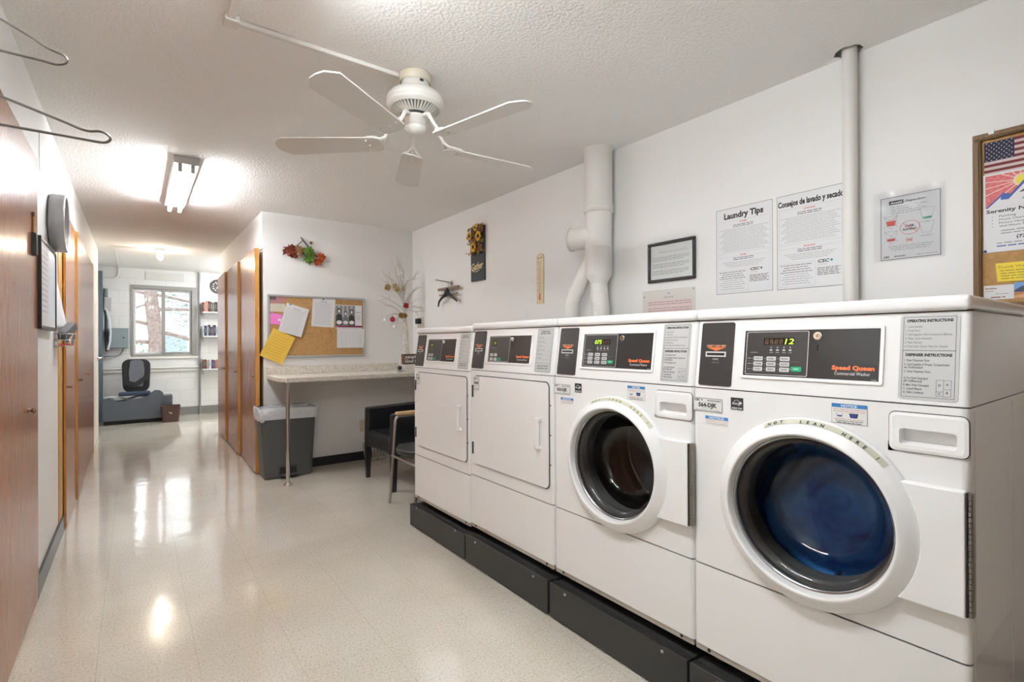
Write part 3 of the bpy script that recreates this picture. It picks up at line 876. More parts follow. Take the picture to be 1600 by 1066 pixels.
        for i in range(30):
            a = math.radians(116 - i * 2.5); a2 = math.radians(116 - (i + 1) * 2.5)
            V = []
            for r_, h in ((.2378, .0297), (.2488, .0175)):
                for q in (a, a2):
                    V.append((r_ * math.cos(q), r_ * math.sin(q), h + .0006))
            lt.add(V, [(0, 2, 3, 1)], 0)
        lt.build('warning_label', [mat('aged_label', (.55, .54, .44), .5), INK if clean else mat('olive_ink', (.25, .24, .05), .6)], root)
        tb = MB().poly([(.500, .8515), (.677, .8515), (.677, .5785), (.500, .5785)], .001, .026, 0, T=frame((0, 0, 0), (1, 0, 0), (0, 0, 1)))
        # tab is cut back so it only shows outside the ring
        tb = MB()
        N = 14
        edge = []
        for i in range(N + 1):
            z_ = .5785 + (.8515 - .5785) * i / N
            edge.append((cx + math.sqrt(max(0, .248 ** 2 - (z_ - cz) ** 2)), z_))
        pts = edge + [(.6765, .8515), (.6765, .5785)]
        tb.poly([(x, z_) for x, z_ in pts], .001, .028, 0, T=frame((0, 0, 0), (1, 0, 0), (0, 0, 1)))
        tb.build('door_tab', PLASTW, root, bevel=.004, seg=3)
        hg = MB().box(.6765, .6795, -.026, -.003, .583, .848, 1).box(.6795, .6885, -.020, -.001, .583, .848, 0)
        for i in range(22):
            z_ = .585 + i * .012
            hg.tube([(.684, -.022, z_), (.684, -.022, z_ + .0105)], .004, 8, 0)
        hg.build('door_hinge', [mat('hinge_steel', (.30, .27, .23), .4, .9), BLACKM], root)
        gp = [(.199, .006), (.1975, .002), (.1965, -.012), (.200, -.016), (.202, -.022)]
        MB().lathe([(.2035, .020), (.1975, .021), (.1965, .004), (.200, .0)], 96, 0, T).build('door_trim_ring', mat('trim_grey', (.33, .33, .33), .22, .8), root)
        gl = [(.1985, .008), (.190, .009), (.182, .006), (.174, -.006), (.166, -.024), (.158, -.046), (.150, -.068), (.142, -.084), (.130, -.094), (.112, -.099), (.08, -.103), (.04, -.1055), (.0001, -.106)]
        MB().lathe(gl, 96, 0, T).build('door_glass', GLASS, root)
        # inner bellows, drum
        bw = [(.204, -.002), (.203, -.012), (.196, -.018), (.199, -.026), (.190, -.030), (.194, -.040), (.184, -.046), (.189, -.054), (.180, -.060), (.182, -.070)]
        MB().lathe(bw, 96, 0, T).build('door_gasket', RUBBER, root)
        dr = [(.182, -.068), (.192, -.078), (.230, -.085), (.262, -.10)] + [(.262 - .004 * (i % 2), -.12 - i * .02) for i in range(11)] + [(.262, -.36), (.25, -.375), (.235, -.365), (.22, -.38), (.20, -.37), (.18, -.385), (.155, -.375), (.13, -.388), (.10, -.38), (.07, -.39), (.0001, -.385)]
        dm = MB().lathe(dr, 72, 0, T)
        for i in range(3):
            a = 2 * PI * i / 3 + .6
            ca, sa = math.cos(a), math.sin(a)
            dm.add([(cx + ca * .262 - sa * .03, .12, cz + sa * .262 + ca * .03), (cx + ca * .20, .12, cz + sa * .20), (cx + ca * .262 + sa * .03, .12, cz + sa * .262 - ca * .03),
                    (cx + ca * .262 - sa * .03, .36, cz + sa * .262 + ca * .03), (cx + ca * .20, .36, cz + sa * .20), (cx + ca * .262 + sa * .03, .36, cz + sa * .262 - ca * .03)], [(0, 1, 4, 3), (1, 2, 5, 4), (0, 2, 1)])
        dm.build('drum', STEELD, root)
    else:
        x0, x1, z0, z1 = .050, .655, .535, .999
        b = MB()
        T = frame((0, 0, 0), (1, 0, 0), (0, 0, 1))
        b.poly(rrect(x0, x1, z0, z1, .022), .0015, .009, 0, T=T)
        dr_ = b.build('dryer_door', ENAMEL, root, bevel=.002)
        g = MB().poly(rrect(x0 - .004, x1 + .004, z0 - .004, z1 + .004, .026), .0, .0012, 0, T=T)
        g.build('door_gap', SEAM, dr_)
        hd = MB()
        hd.poly(rrect(.594, .611, .702, .838, .004), .020, .030, 0, T=T)
        for s_, zc in ((1, .838), (-1, .702)):
            zi = zc - s_ * .018
            hd.add([(.552, -.009, zc), (.611, -.028, zc), (.611, -.009, zc), (.562, -.009, zi + s_ * .010), (.592, -.028, zi), (.611, -.009, zi)],
                   [(0, 1, 2), (0, 3, 4, 1), (3, 5, 4), (1, 4, 5, 2), (0, 2, 5, 3)])
        hd.build('door_handle', PLASTW, dr_, bevel=.002)
        for zc in (.917, .614):
            q = MB().box(.026, .036, -.004, 0, zc - .032, zc + .032)
            for i in range(5):
                q.tube([(.034, -.006, zc - .030 + i * .0125), (.034, -.006, zc - .020 + i * .0125)], .0035, 6)
            q.build('door_hinge', mat('hinge_dark', (.07, .065, .06), .4, .6), root)
        for zc in (.64, .77, .90):
            MB().lathe([(.003, 0), (.003, .002), (.0001, .002)], 8, T=frame((.664, 0, zc), (1, 0, 0), (0, 0, 1))).build('screw', BLACKM, root)
    return root


M_Y = [.970, 1.651, 2.338, 3.022]
mach = [machine(0, M_Y[0], 0, 'w', '564-DJK', '12', True, 'Commercial Washer', 'white front-load washer nearest the camera, display 12, blue laundry behind its round door'),
        machine(1, M_Y[1], 0, 'w', '563-DJK', '075', False, 'Commercial Washer', 'white front-load washer with dark empty drum, between the dryer and the nearest washer'),
        machine(2, M_Y[2], 0, 'd', '562-DJK', '50', False, 'Commercial Dryer', 'white tumble dryer with square door, standing beside the dark-drum washer'),
        machine(3, M_Y[3], -.012, 'd', '561-DJK', '45', False, 'Commercial Dryer', 'white tumble dryer at the far end of the row, beside the chairs')]

PL = ['black metal pedestal under the nearest washer with blue laundry', 'black metal pedestal under the washer with the dark empty drum', 'black metal pedestal under the dryer next to the washers', 'black metal pedestal under the farthest dryer, lowest-looking of the row']
for i, yl in enumerate(M_Y):
    off = (0, 0, .0, -.018)[i]
    t = thing('machine_pedestal', (XF, yl, 0), PL[i], 'pedestal', -PI / 2, 'pedestals under the machines')
    b = MB().box(.004, MW - .004, -.034, -.030, .006, .153 + (-.012 if i == 3 else 0)).box(.004, MW - .004, -.030, .0, .146 + (-.012 if i == 3 else 0), .150 + (-.012 if i == 3 else 0))
    b.build('front_plate', PEDM, t, bevel=.002)
    MB().box(.006, MW - .006, -.0295, .66, .010, .1455 + (-.012 if i == 3 else 0)).build('plinth_box', BLACKM, t)
    MB().box(.03, MW - .03, -.02, .64, 0, .010).build('plinth_foot', BLACKM, t)
    b = MB()
    for x in (.10, MW - .10):
        b.lathe([(.006, 0), (.005, .0025), (.0001, .0025)], 8, T=frame((x, -.034, .135), (1, 0, 0), (0, 0, 1)))
    b.build('bolt', STEEL, t)


# blue laundry tumbling inside the nearest washer
def laundry():
    rnd = random.Random(3)
    n, k = 72, 26
    V, F = [], []
    cx, cz = .350, .718
    for i in range(k + 1):
        r = .252 * i / k
        for j in range(n):
            a = 2 * PI * j / n
            X, Z = r * math.cos(a), r * math.sin(a)
            fold = .016 * math.sin(9 * r / .25 * 2 + 2.2 * math.sin(a * 2 + 1)) + .012 * math.sin(a * 5 + r * 30) + .008 * math.sin(X * 60 + Z * 45)
            fold = .030 * noise.noise(Vector((X * 9 + 3, Z * 14, r * 12))) + .012 * math.sin(r * 110 + 2.5 * noise.noise(Vector((X * 8, 2, Z * 8))))
            dep = .175 + .02 * (Z / .25) + fold * (1 if i < k else 0) + .18 * max(0, (Z - .02 - .45 * X) / .16) ** 1.1
            V.append((cx + X, dep, cz + Z))
    for i in range(k):
        for j in range(n):
            q = (j + 1) % n
            F.append((i * n + j, i * n + q, (i + 1) * n + q, (i + 1) * n + j))
    nb = len(V)
    for j in range(n):
        a = 2 * PI * j / n
        V.append((cx + .250 * math.cos(a), .35, cz + .250 * math.sin(a)))
    for j in range(n):
        q = (j + 1) % n
        F.append((k * n + j, k * n + q, nb + q, nb + j))
    F.append(tuple(nb + j for j in range(n)))
    M = mat('blue_cloth', (.025, .13, .46), .8, vary=(9, (.08, .32, .80), .2), bump=(60, .5, .004))
    T = Matrix.Translation((XF, M_Y[0], 0)) @ Matrix.Rotation(-PI / 2, 4, 'Z')
    o = MB(T).add(V, F, 0, True).build('laundry', M, loc=(XF + .2, M_Y[0] - .35, .5))
    tag(o, 'bundle of blue laundry inside the nearest washer', 'laundry')


laundry()


# ------------------------------------------------------------------ ceiling fan
def fan():
    fx, fy = 1.004, 2.06
    t = thing('ceiling_fan', (fx, fy, CEIL), 'white five-blade ceiling fan hugging the ceiling above the room', 'fan')
    MB().lathe([(.0001, 0), (.068, 0), (.070, -.004), (.070, -.030), (.066, -.034), (.066, -.038)], 40).build('ceiling_plate', CREAM, t)
    MB().lathe([(.062, -.034), (.062, -.074), (.070, -.078)], 40).box(-.008, .008, -.064, -.060, -.050, -.040, 1).build('canopy', [FANW, BLACKM], t)
    MB().lathe([(.055, -.072), (.085, -.078), (.108, -.088), (.120, -.102), (.125, -.116), (.126, -.128), (.124, -.130), (.124, -.134), (.125, -.136), (.119, -.146), (.112, -.150), (.110, -.151)], 64).build('motor_housing', FANW, t)
    vt = MB().lathe([(.106, -.146), (.058, -.172)], 48, 1)
    for i in range(40):
        a = 2 * PI * i / 40; c, s = math.cos(a), math.sin(a); q = .0034
        V = []
        for r, z in ((.111, -.149), (.058, -.180)):
            for sg in (-1, 1):
                V.append((r * c - sg * s * q, r * s + sg * c * q, z)); V.append(((r - .004) * c - sg * s * q, (r - .004) * s + sg * c * q, z + .012))
        vt.add(V, [(0, 2, 6, 4), (0, 4, 5, 1), (2, 3, 7, 6)], 0)
    vt.lathe([(.062, -.172), (.062, -.181), (.050, -.183)], 40, 0).lathe([(.112, -.146), (.112, -.152), (.105, -.154)], 48, 0)
    vt.build('motor_vent', [FANW, mat('vent_dark', (.16, .15, .13), .8)], t)
    MB().lathe([(.066, -.180), (.066, -.187), (.05, -.189)], 36, 1).lathe([(.058, -.187), (.058, -.196), (.048, -.200), (.048, -.232), (.0001, -.232)], 36).build('switch_housing', [FANW, BLACKM], t)
    MB().lathe([(.046, -.232), (.046, -.240), (.036, -.252), (.026, -.262), (.0001, -.266)], 36).build('lower_cap', FANW, t)
    A0 = 213
    for i in range(5):
        a = math.radians(A0 + 72 * i)
        R = Matrix.Rotation(a, 4, 'Z')
        zb = -.302
        pitch = Matrix.Rotation(math.radians(11.5), 4, 'X')
        T = R @ Matrix.Translation((0, 0, zb)) @ pitch
        outline_ = []
        L0, L1, w0, w1 = .150, .622, .052, .066
        outline_ += [(L0, -w0 * .8), (L0 + .02, -w0), (L1 - .04, -w1), (L1, -w1 + .035), (L1 + .006, 0), (L1, w1 - .035), (L1 - .04, w1), (L0 + .02, w0), (L0, w0 * .8), (L0 - .008, 0)]
        MB(T).poly(outline_, -.003, .003).build('blade', FANB, t, bevel=.0015)
        br = MB()
        p0 = R @ Vector((.060, 0, -.215))
        prev = [R @ Vector(p) for p in ((.055, 0, -.190), (.085, 0, -.196), (.115, 0, -.240), (.14, 0, -.272))]
        br.tube(prev, [.011, .010, .008, .007], 10)
        for sg in (-1, 1):
            q = [R @ Vector((.135, 0, -.270))] + [T @ Vector(p) for p in ((.155, sg * .022, .012), (.175, sg * .042, .008), (.205, sg * .045, .007), (.215, sg * .036, .0065))]
            br.tube(q, [.007, .006, .006, .005, .004], 8)
        br.tube([R @ Vector((.135, 0, -.270)), T @ Vector((.17, 0, .009)), T @ Vector((.205, 0, .0075))], [.007, .006, .004], 8)
        for p in ((.205, .0, -.0045), (.212, .036, -.0045), (.212, -.036, -.0045)):
            br.sphere(T @ Vector(p), .005, 8)
        br.build('blade_iron', FANW, t)


fan()
b = MB()
b.box(.305, .935, 2.078, 2.102, CEIL - .019, CEIL - .001)
b.box(.262, .310, 2.06, 2.12, CEIL - .023, CEIL - .001).box(.272, .296, YR + .01, 2.06, CEIL - .019, CEIL - .001)
tag(b.build('wire_raceway', PIPEP, bevel=.003, loc=(.3, 2.09, CEIL)), 'cream surface raceway running along the ceiling to the fan', 'raceway')


def fluorescent(x0, y0, label, tube=None):
    t = thing('fluorescent_light', (x0, y0, CEIL), label, 'ceiling light')
    b = MB().box(0, .137, 0, 1.24, -.050, 0)
    b.build('fixture_body', mat('fixture_white', (.55, .54, .52), .4), t, bevel=.003)
    MB().add([(.012, .02, -.0505), (.125, .02, -.0505), (.125, 1.22, -.0505), (.012, 1.22, -.0505)], [(3, 2, 1, 0)]).build('reflector', mat('reflector_white', (.85, .85, .85), .3), t)
    for x in (.034, .103):
        MB().tube([(x, .018, -.083), (x, 1.222, -.083)], .013, 14).build('fluorescent_tube', tube or TUBEM, t)
        for y in (.004, 1.222):
            MB().box(x - .012, x + .012, y, y + .014, -.100, -.050).build('lamp_holder', mat('holder_grey', (.45, .42, .37), .5), t, bevel=.003)


fluorescent(.20, 3.81, 'two-tube fluorescent ceiling light over the corridor floor')
fluorescent(.35, .37, 'added two-tube fill light, unseen, overhead by the washers', FILLN)  # added fill fixture above the camera, out of view, evens the room light


def bulb():
    t = thing('ceiling_bulb', (.26, 7.75, CEIL), 'bare glowing bulb in a round white holder before the window', 'ceiling light')
    MB().lathe([(.0001, 0), (.058, 0), (.058, -.018), (.045, -.028), (.030, -.034), (.028, -.062), (.0001, -.062)], 24).build('lamp_holder', FANW, t)
    MB().sphere((0, 0, -.098), .033, 20, sq=(1, 1, 1.15)).build('light_bulb', BULBM, t)


fluorescent(1.45, 8.25, 'added two-tube fill light, unseen, in the far bay behind the closets', FILLB)  # added fill fixture hidden by the closets, brightens the bay
bulb()
b = MB().box(-.19, .21, 7.78, 7.80, CEIL - .017, CEIL - .001).box(-.215, -.19, 7.77, YF - .02, CEIL - .017, CEIL - .001)
b.tube([(-.20, YF - .016, CEIL - .008), (-.20, YF - .016, 2.26), (-.21, YF - .016, 2.22), (-.235, YF - .016, 2.195), (-.27, YF - .016, 2.187), (-.385, YF - .016, 2.187)], .010, 8)
tag(b.build('lamp_conduit', PIPEP, loc=(-.2, 8.5, CEIL)), 'thin painted conduit from the bare bulb across ceiling and down far wall', 'conduit')


# ------------------------------------------------------------------ pipes and duct on the right
def duct():
    t = thing('exhaust_duct', (2.30, 2.19, CEIL), 'thick white painted exhaust duct dropping from the ceiling behind the machines', 'duct')
    rz = CEIL
    MB().lathe([(.092, 0), (.092, -.006), (.086, -.007), (.086, -.335), (.089, -.338), (.089, -.352), (.086, -.356)], 32).build('upper_pipe', PIPEP, t)
    MB().lathe([(.086, -.352), (.091, -.358), (.091, -.392), (.083, -.396)], 32).build('collar', PIPEP, t)
    MB().lathe([(.082, -.390), (.082, -.600), (.084, -.602), (.084, -.612), (.082, -.614), (.082, -.775), (.078, -.785), (.058, -.815), (.056, -.83)], 32).build('lower_pipe', PIPEP, t)
    d = Vector((-.30, .95, 0)).normalized()
    T = frame((0, 0, -.535), (d.y, -d.x, 0), (0, 0, -1), d) if False else None
    b = MB().tube([(0, 0, -.535), tuple(d * .19 + Vector((0, 0, -.535)))], .072, 32)
    b.tube([tuple(d * .182 + Vector((0, 0, -.535))), tuple(d * .196 + Vector((0, 0, -.535)))], .076, 32)
    b.build('capped_stub', PIPEP, t)
    q = [(0, .01, -.60), (-.02, .09, -.74), (-.035, .155, -.865), (-.045, .185, -.93), (-.045, .190, -1.10)]
    b = MB().tube(q, .048, 20)
    for i in (2, 3):
        b.tube([Vector(q[i]) * .999, Vector(q[i]) * .999 + (Vector(q[i + 1]) - Vector(q[i])).normalized() * .008], .0515, 20)
    b.build('flexible_branch', PIPEP, t)
    q = [(0, 0, -.82), (0, -.005, -.90), (-.004, -.02, -.98), (-.01, -.03, -1.10)]
    b = MB()
    pts, R = [], []
    for i in range(31):
        f = i / 30 * 3; k = min(2, int(f)); u = f - k
        pts.append(tuple(Vector(q[k]).lerp(Vector(q[k + 1]), u))); R.append(.052 + (.0025 if i % 3 == 0 else 0))
    b.tube(pts, R, 20).build('flexible_elbow', PIPEP, t)


duct()
t = thing('conduit_pipe', (2.358, .838, 0), 'slim painted steel pipe running up the wall beside the Spanish poster', 'pipe')
MB().tube([(0, 0, .0), (0, 0, CEIL + .115)], .0275, 20).build('pipe', PIPEP, t)


# ------------------------------------------------------------------ wall sheets on the right wall
def sheet(name, T, w_, h_, base, mats, fn, label, cat, group=None, th=.0008, corner=None):
    b = MB(T)
    b.box(0, w_, 0, h_, 0, th, 0)
    fn(b)
    o = b.build(name, [base] + mats, loc=T.translation)
    return tag(o, label, cat, group)


def bold_serif(b, s, x, y, size, width, m, z, rot=0):
    b.text(s, x, y, size, m, z, 'c', width, .045)


def csc_logo(b, x, y, s, z=.0011):
    b.text('CSC', x, y, s, 1, z, width=s * 2.5, bold=.035, shear=.2)
    d = s * .36; cx, cy = x + s * 2.95, y + s * .36
    b.poly([(cx - d, cy), (cx, cy + d), (cx + d, cy), (cx, cy - d)], z, m=4)
    b.rect(cx - d * .5, cx + d * .1, cy - d * .3, cy + d * .3, z + .0002, 1)
    b.text('ServiceWorks', x, y - s * .55, s * .42, 3, z, width=s * 1.9)


GREENL = mat('green_print', (.02, .30, .25), .5)


def tips(w_, h_, title, heads, size, tw):
    rnd = random.Random(11)

    def fn(b):
        Z = .0011
        b.outline(0, w_, 0, h_, .0016, Z, 1)
        bold_serif(b, title, w_ / 2, h_ - .052, size, tw, 1, Z)
        b.outline(.010, w_ - .012, .182, h_ - .066, .0006, Z, 3)
        b.rect(.010, w_ - .012, .187 + .015, .1876 + .015, Z, 3)
        b.text(heads[0], w_ / 2, h_ - .078, .0085, 2, Z, 'c', bold=.03)
        b.text(heads[1], w_ / 2, .186, .0085, 2, Z, 'c', bold=.03)
        for i in range(2):
            greek(b, w_ * .32, w_ * .68, h_ - .090 - i * .008, .0038, 1, Z, rnd); greek(b, w_ * .32, w_ * .68, .174 - i * .008, .0038, 1, Z, rnd)
        y = h_ - .108; i = 0
        while y > .208:
            x0 = w_ * (.06 + .12 * ((i * 7) % 4) / 4); greek(b, x0, w_ - x0, y, .0026, 3, Z, rnd); y -= .0078; i += 1
        y = .155
        for i in range(4):
            x0 = w_ * (.12 + .04 * i); greek(b, x0, w_ - x0, y - i * .0078, .0026, 3, Z, rnd)
        b.outline(.010, w_ * .585, .010, .115, .0006, Z, 3)
        for i in range(9):
            x0 = .016 + .008 * ((i * 5) % 3); greek(b, x0, w_ * .58 - x0 + .004, .106 - i * .0105, .0034, 1 if i < 4 else 3, Z, rnd)
        csc_logo(b, w_ * .62, .106, .0185)
        for i in range(5):
            greek(b, w_ * .61, w_ - .018 - .01 * (i % 2), .081 - i * .0072, .0036, 1, Z, rnd)
    return fn


sheet('laundry_poster', rwall(1.458, 1.415, .0005), .286, .428, PAPER, [INK, RED, INKG, GREENL], tips(.286, .428, 'Laundry Tips', ('WASHERS', 'DRYERS'), .040, .200), 'white poster headed Laundry Tips on the right wall', 'poster')
sheet('laundry_poster', rwall(1.152, 1.413, .0005), .282, .430, PAPER, [INK, RED, INKG, GREENL], tips(.282, .430, 'Consejos de lavado y secado', ('LAVADORAS', 'SECADORAS'), .036, .272), 'white poster headed Consejos de lavado y secado beside the pipe', 'poster')


def framed():
    t = thing('framed_notice', (XR, 1.884, 1.512), 'typed notice in a black picture frame hung above the pink-lined sheet', 'picture frame')
    T = frame((0, 0, 0), (0, -1, 0), (0, 0, 1))
    W, Hh, f = .310, .226, .017
    b = MB(T)
    for a, c, d, e in ((0, W, 0, f), (0, W, Hh - f, Hh), (0, f, f, Hh - f), (W - f, W, f, Hh - f)):
        b.box(a, c, d, e, .001, .016)
    b.build('frame', BLACK, t, bevel=.004)
    rnd = random.Random(4)
    b = MB(T).box(f, W - f, f, Hh - f, .001, .006, 0)
    Z = .0064
    b.text('LAUNDRY ROOM ETIQUETTE', W / 2 + .01, Hh - .062, .012, 1, Z, 'c', .185)
    for g in range(3):
        for i in range(3):
            greek(b, .032, W - .040 - .03 * (i == 2), Hh - .088 - g * .038 - i * .009, .0045, 1, Z, rnd)
    b.build('notice_sheet', [mat('notice_paper', (.76, .78, .76), .5), INKG], t)
    MB(T).box(f - .001, W - f + .001, f - .001, Hh - f + .001, .0085, .010).build('glazing', glass_mat('thin_acrylic', (.97, .97, .97), .02, 1.08), t)


framed()


def pink_notice(b):
    rnd = random.Random(6); Z = .0011; W, Hh = .350, .205
    b.rect(.035, W - .02, .01, .145, .0009, 3)
    b.poly([(.172, .184), (.188, .188), (.190, .180), (.174, .178)], Z, m=1)
    b.text('NOTICE', W / 2 + .005, .156, .014, 1, Z, 'c', .062, .03)
    for g, c_ in enumerate((2, 2, 1)):
        for i in range(2 if g < 2 else 3):
            greek(b, .040, W - .024, .134 - g * .036 - i * .013, .0048, c_, Z, rnd)
    for p in ((.012, .170), (W - .012, .196)):
        b.lathe([(.005, .0008), (.004, .003), (.0001, .0032)], 10, 1, T=Matrix.Translation((p[0], p[1], 0)))


sheet('paper_notice', rwall(1.930, 1.265, .0005), .350, .205, mat('notice_cream', (.64, .61, .57), .5), [INKG, mat('maroon_ink', (.36, .20, .19), .6), mat('pink_tint', (.68, .56, .55), .5)], pink_notice, 'pinkish typed NOTICE sheet below the black frame', 'notice')


def cup(b, x, y, s, fill, m_fill, m_line, hl=True):
    t = .0010
    P = [(x - s, y + s), (x - s * .55, y - s * .8), (x + s * .55, y - s * .8), (x + s, y + s)]
    for (a, c), (d, e) in zip(P, P[1:] + P[:1]):
        dx, dy = d - a, e - c; L = math.hypot(dx, dy); nx, ny = -dy / L * t / 2, dx / L * t / 2
        b.poly([(a + nx, c + ny), (d + nx, e + ny), (d - nx, e - ny), (a - nx, c - ny)], .0014, m=m_line)
    if fill:
        f = -0.8 + fill
        wd = .55 + .45 * (fill / 1.8)
        b.poly([(x - s * .53, y - s * .78), (x - s * wd * .96, y + s * f), (x + s * wd * .96, y + s * f), (x + s * .53, y - s * .78)], .0013, m=m_fill)


def cross(b, x, y, s, m_):
    t = .0007
    for q in (1, -1):
        b.poly([(x - s - t, y - q * s), (x + s - t, y + q * s), (x + s + t, y + q * s), (x - s + t, y - q * s)], .0016, m=m_)


def sleeve_poster():
    t = thing('soap_notice', (XR, .768, 1.490), 'notice with measuring cups and struck-out circle in a clear sleeve', 'notice')
    T = frame((-.0004, 0, 0), (0, -1, 0), (0, 0, 1))
    b = MB(T)
    W, Hh = .188, .245; X0, Y0 = .024, .006
    b.box(X0 - .004, X0 + W + .004, Y0 - .004, Y0 + Hh + .004, 0, .0008, 0)
    Z = .0011
    T2 = Matrix.Translation((X0, Y0, 0))
    q = MB(T @ T2)
    q.outline(0, W, 0, Hh, .0018, Z, 1)
    q.rect(.028, .075, .215, .230, Z, 1); q.text('Avoid', .031, .2185, .011, 5, Z + .0003, width=.040, bold=.03, shear=.2)
    q.text('Oversudsing', .079, .2185, .011, 1, Z, width=.065, bold=.03, shear=.2)
    rnd = random.Random(9)
    for i in range(4):
        greek(q, .034, .150 - .02 * (i % 2), .204 - i * .0085, .0032, 3, Z, rnd)
    cup(q, .034, .150, .021, .9, 2, 3); cross(q, .034, .150, .023, 2); q.text('NO', .034, .122, .006, 2, Z, 'c')
    cup(q, .034, .090, .021, .45, 2, 3); cross(q, .034, .092, .023, 3); q.text('NO', .034, .062, .006, 2, Z, 'c')
    cup(q, .148, .160, .023, .35, 4, 3); q.text('YES', .148, .128, .008, 4, Z, 'c')
    cup(q, .146, .108, .023, 0, 4, 3); greek(q, .128, .165, .078, .003, 3, Z, rnd)
    # ring with a bar
    pts = [(.094 + .031 * math.cos(2 * PI * i / 40), .118 + .026 * math.sin(2 * PI * i / 40), .0013) for i in range(40)]
    q.tube(pts, .0009, 4, 2, closed=True)
    q.poly([(.072, .1365), (.0735, .1375), (.117, .0995), (.1155, .0985)], .0016, m=2)
    q.text('OVER', .094, .120, .0115, 1, Z, 'c', .030, .04); q.text('SUDSING', .094, .108, .0115, 1, Z, 'c', .044, .04)
    q.text('STOP', .093, .066, .011, 2, Z, 'c', .020, .04); cross(q, .093, .070, .011, 2)
    for i in range(3):
        greek(q, .024 + .006 * i, .165 - .006 * i, .050 - i * .0075, .0032, 3, Z, rnd)
    q.text('CSC', .008, .008, .010, 1, Z, width=.022, bold=.05, shear=.3)
    q.text('SERVICEWORKS', .044, .009, .007, 1, Z, width=.036, bold=.03)
    greek(q, .115, .178, .010, .0028, 3, Z, rnd)
    for v, f_, mi, s_ in zip([0], [0], [0], [0]):
        pass
    base = len(b.v)
    b.v += q.v; b.f += [tuple(base + i for i in f) for f in q.f]; b.mi += q.mi; b.sm += q.sm
    b.build('printed_sheet', [PAPER, INK, RED, INKG, mat('cup_green', (.02, .28, .16), .5), WHITEP], t)
    # crinkled clear sleeve
    V, F = [], []
    nx, ny = 26, 34
    for i in range(ny + 1):
        for j in range(nx + 1):
            x, y = .226 * j / nx, .275 * i / ny
            d = .0022 + (.0030 * max(0, (y - .225) / .05) * (1 + .8 * math.sin(x * 90 + y * 40)) if y > .225 else 0) + .0005 * math.sin(x * 60) * math.sin(y * 45)
            V.append((x, y, d))
    for i in range(ny):
        for j in range(nx):
            a = i * (nx + 1) + j; F.append((a, a + 1, a + nx + 2, a + nx + 1))
    MB(T).add(V, F, 0, True).build('plastic_sleeve', glass_mat('sleeve_plastic', (.97, .97, .97), .12, 1.35), t)


sleeve_poster()


def wood_board():
    t = thing('cork_board', (XR, .463, 1.285), 'wood-framed cork board with a flag, flyer and cards, right edge of view', 'bulletin board')
    T = frame((0, 0, 0), (0, -1, 0), (0, 0, 1))
    W, Hh, f = .90, .612, .022
    b = MB(T)
    for a, c, d, e in ((0, W, 0, f), (0, W, Hh - f, Hh), (0, f, f, Hh - f), (W - f, W, f, Hh - f)):
        b.box(a, c, d, e, 0, .022)
        b.box(a + .004, c - .004, d + .004, e - .004, .022, .027)
    b.build('board_frame', OAK, t, bevel=.002)
    MB(T).box(f, W - f, f, Hh - f, .001, .008).build('cork_panel', CORK, t)
    MB(T).box(.043, .058, Hh - .010, Hh + .004, .016, .030, 0).build('hanging_clip', mat('clip_white', (.7, .7, .68), .3), t, bevel=.001)


wood_board()
YBD = .463
NAVY = mat('flag_navy', (.01, .012, .04), .7)
FRED = mat('flag_red', (.15, .012, .018), .7)
FWHT = mat('flag_white', (.60, .50, .48), .7)


def flag(b, W=.19, Hh=.124, cr=.076):
    s = Hh / 13
    for i in range(13):
        b.rect(0, W, i * s, (i + 1) * s, .0011, 1 if i % 2 == 0 else 2)
    b.rect(0, cr, Hh - 7 * s, Hh, .0013, 3)
    for r in range(9):
        for c in range(6 if r % 2 == 0 else 5):
            x = cr * (c + .5 + (0.5 if r % 2 else 0)) / 6; y = Hh - 7 * s + 7 * s * (r + .5) / 9
            P = [(x + (.0026 if i % 2 == 0 else .0012) * math.sin(i * PI / 5), y + (.0026 if i % 2 == 0 else .0012) * math.cos(i * PI / 5)) for i in range(10)]
            b.poly(P, .0015, m=2)


sheet('small_flag', rwall(.434, 1.740, .0092), .19, .124, FWHT, [FRED, FWHT, NAVY], flag, 'small United States flag pinned at the top of the wood-framed board', 'flag')


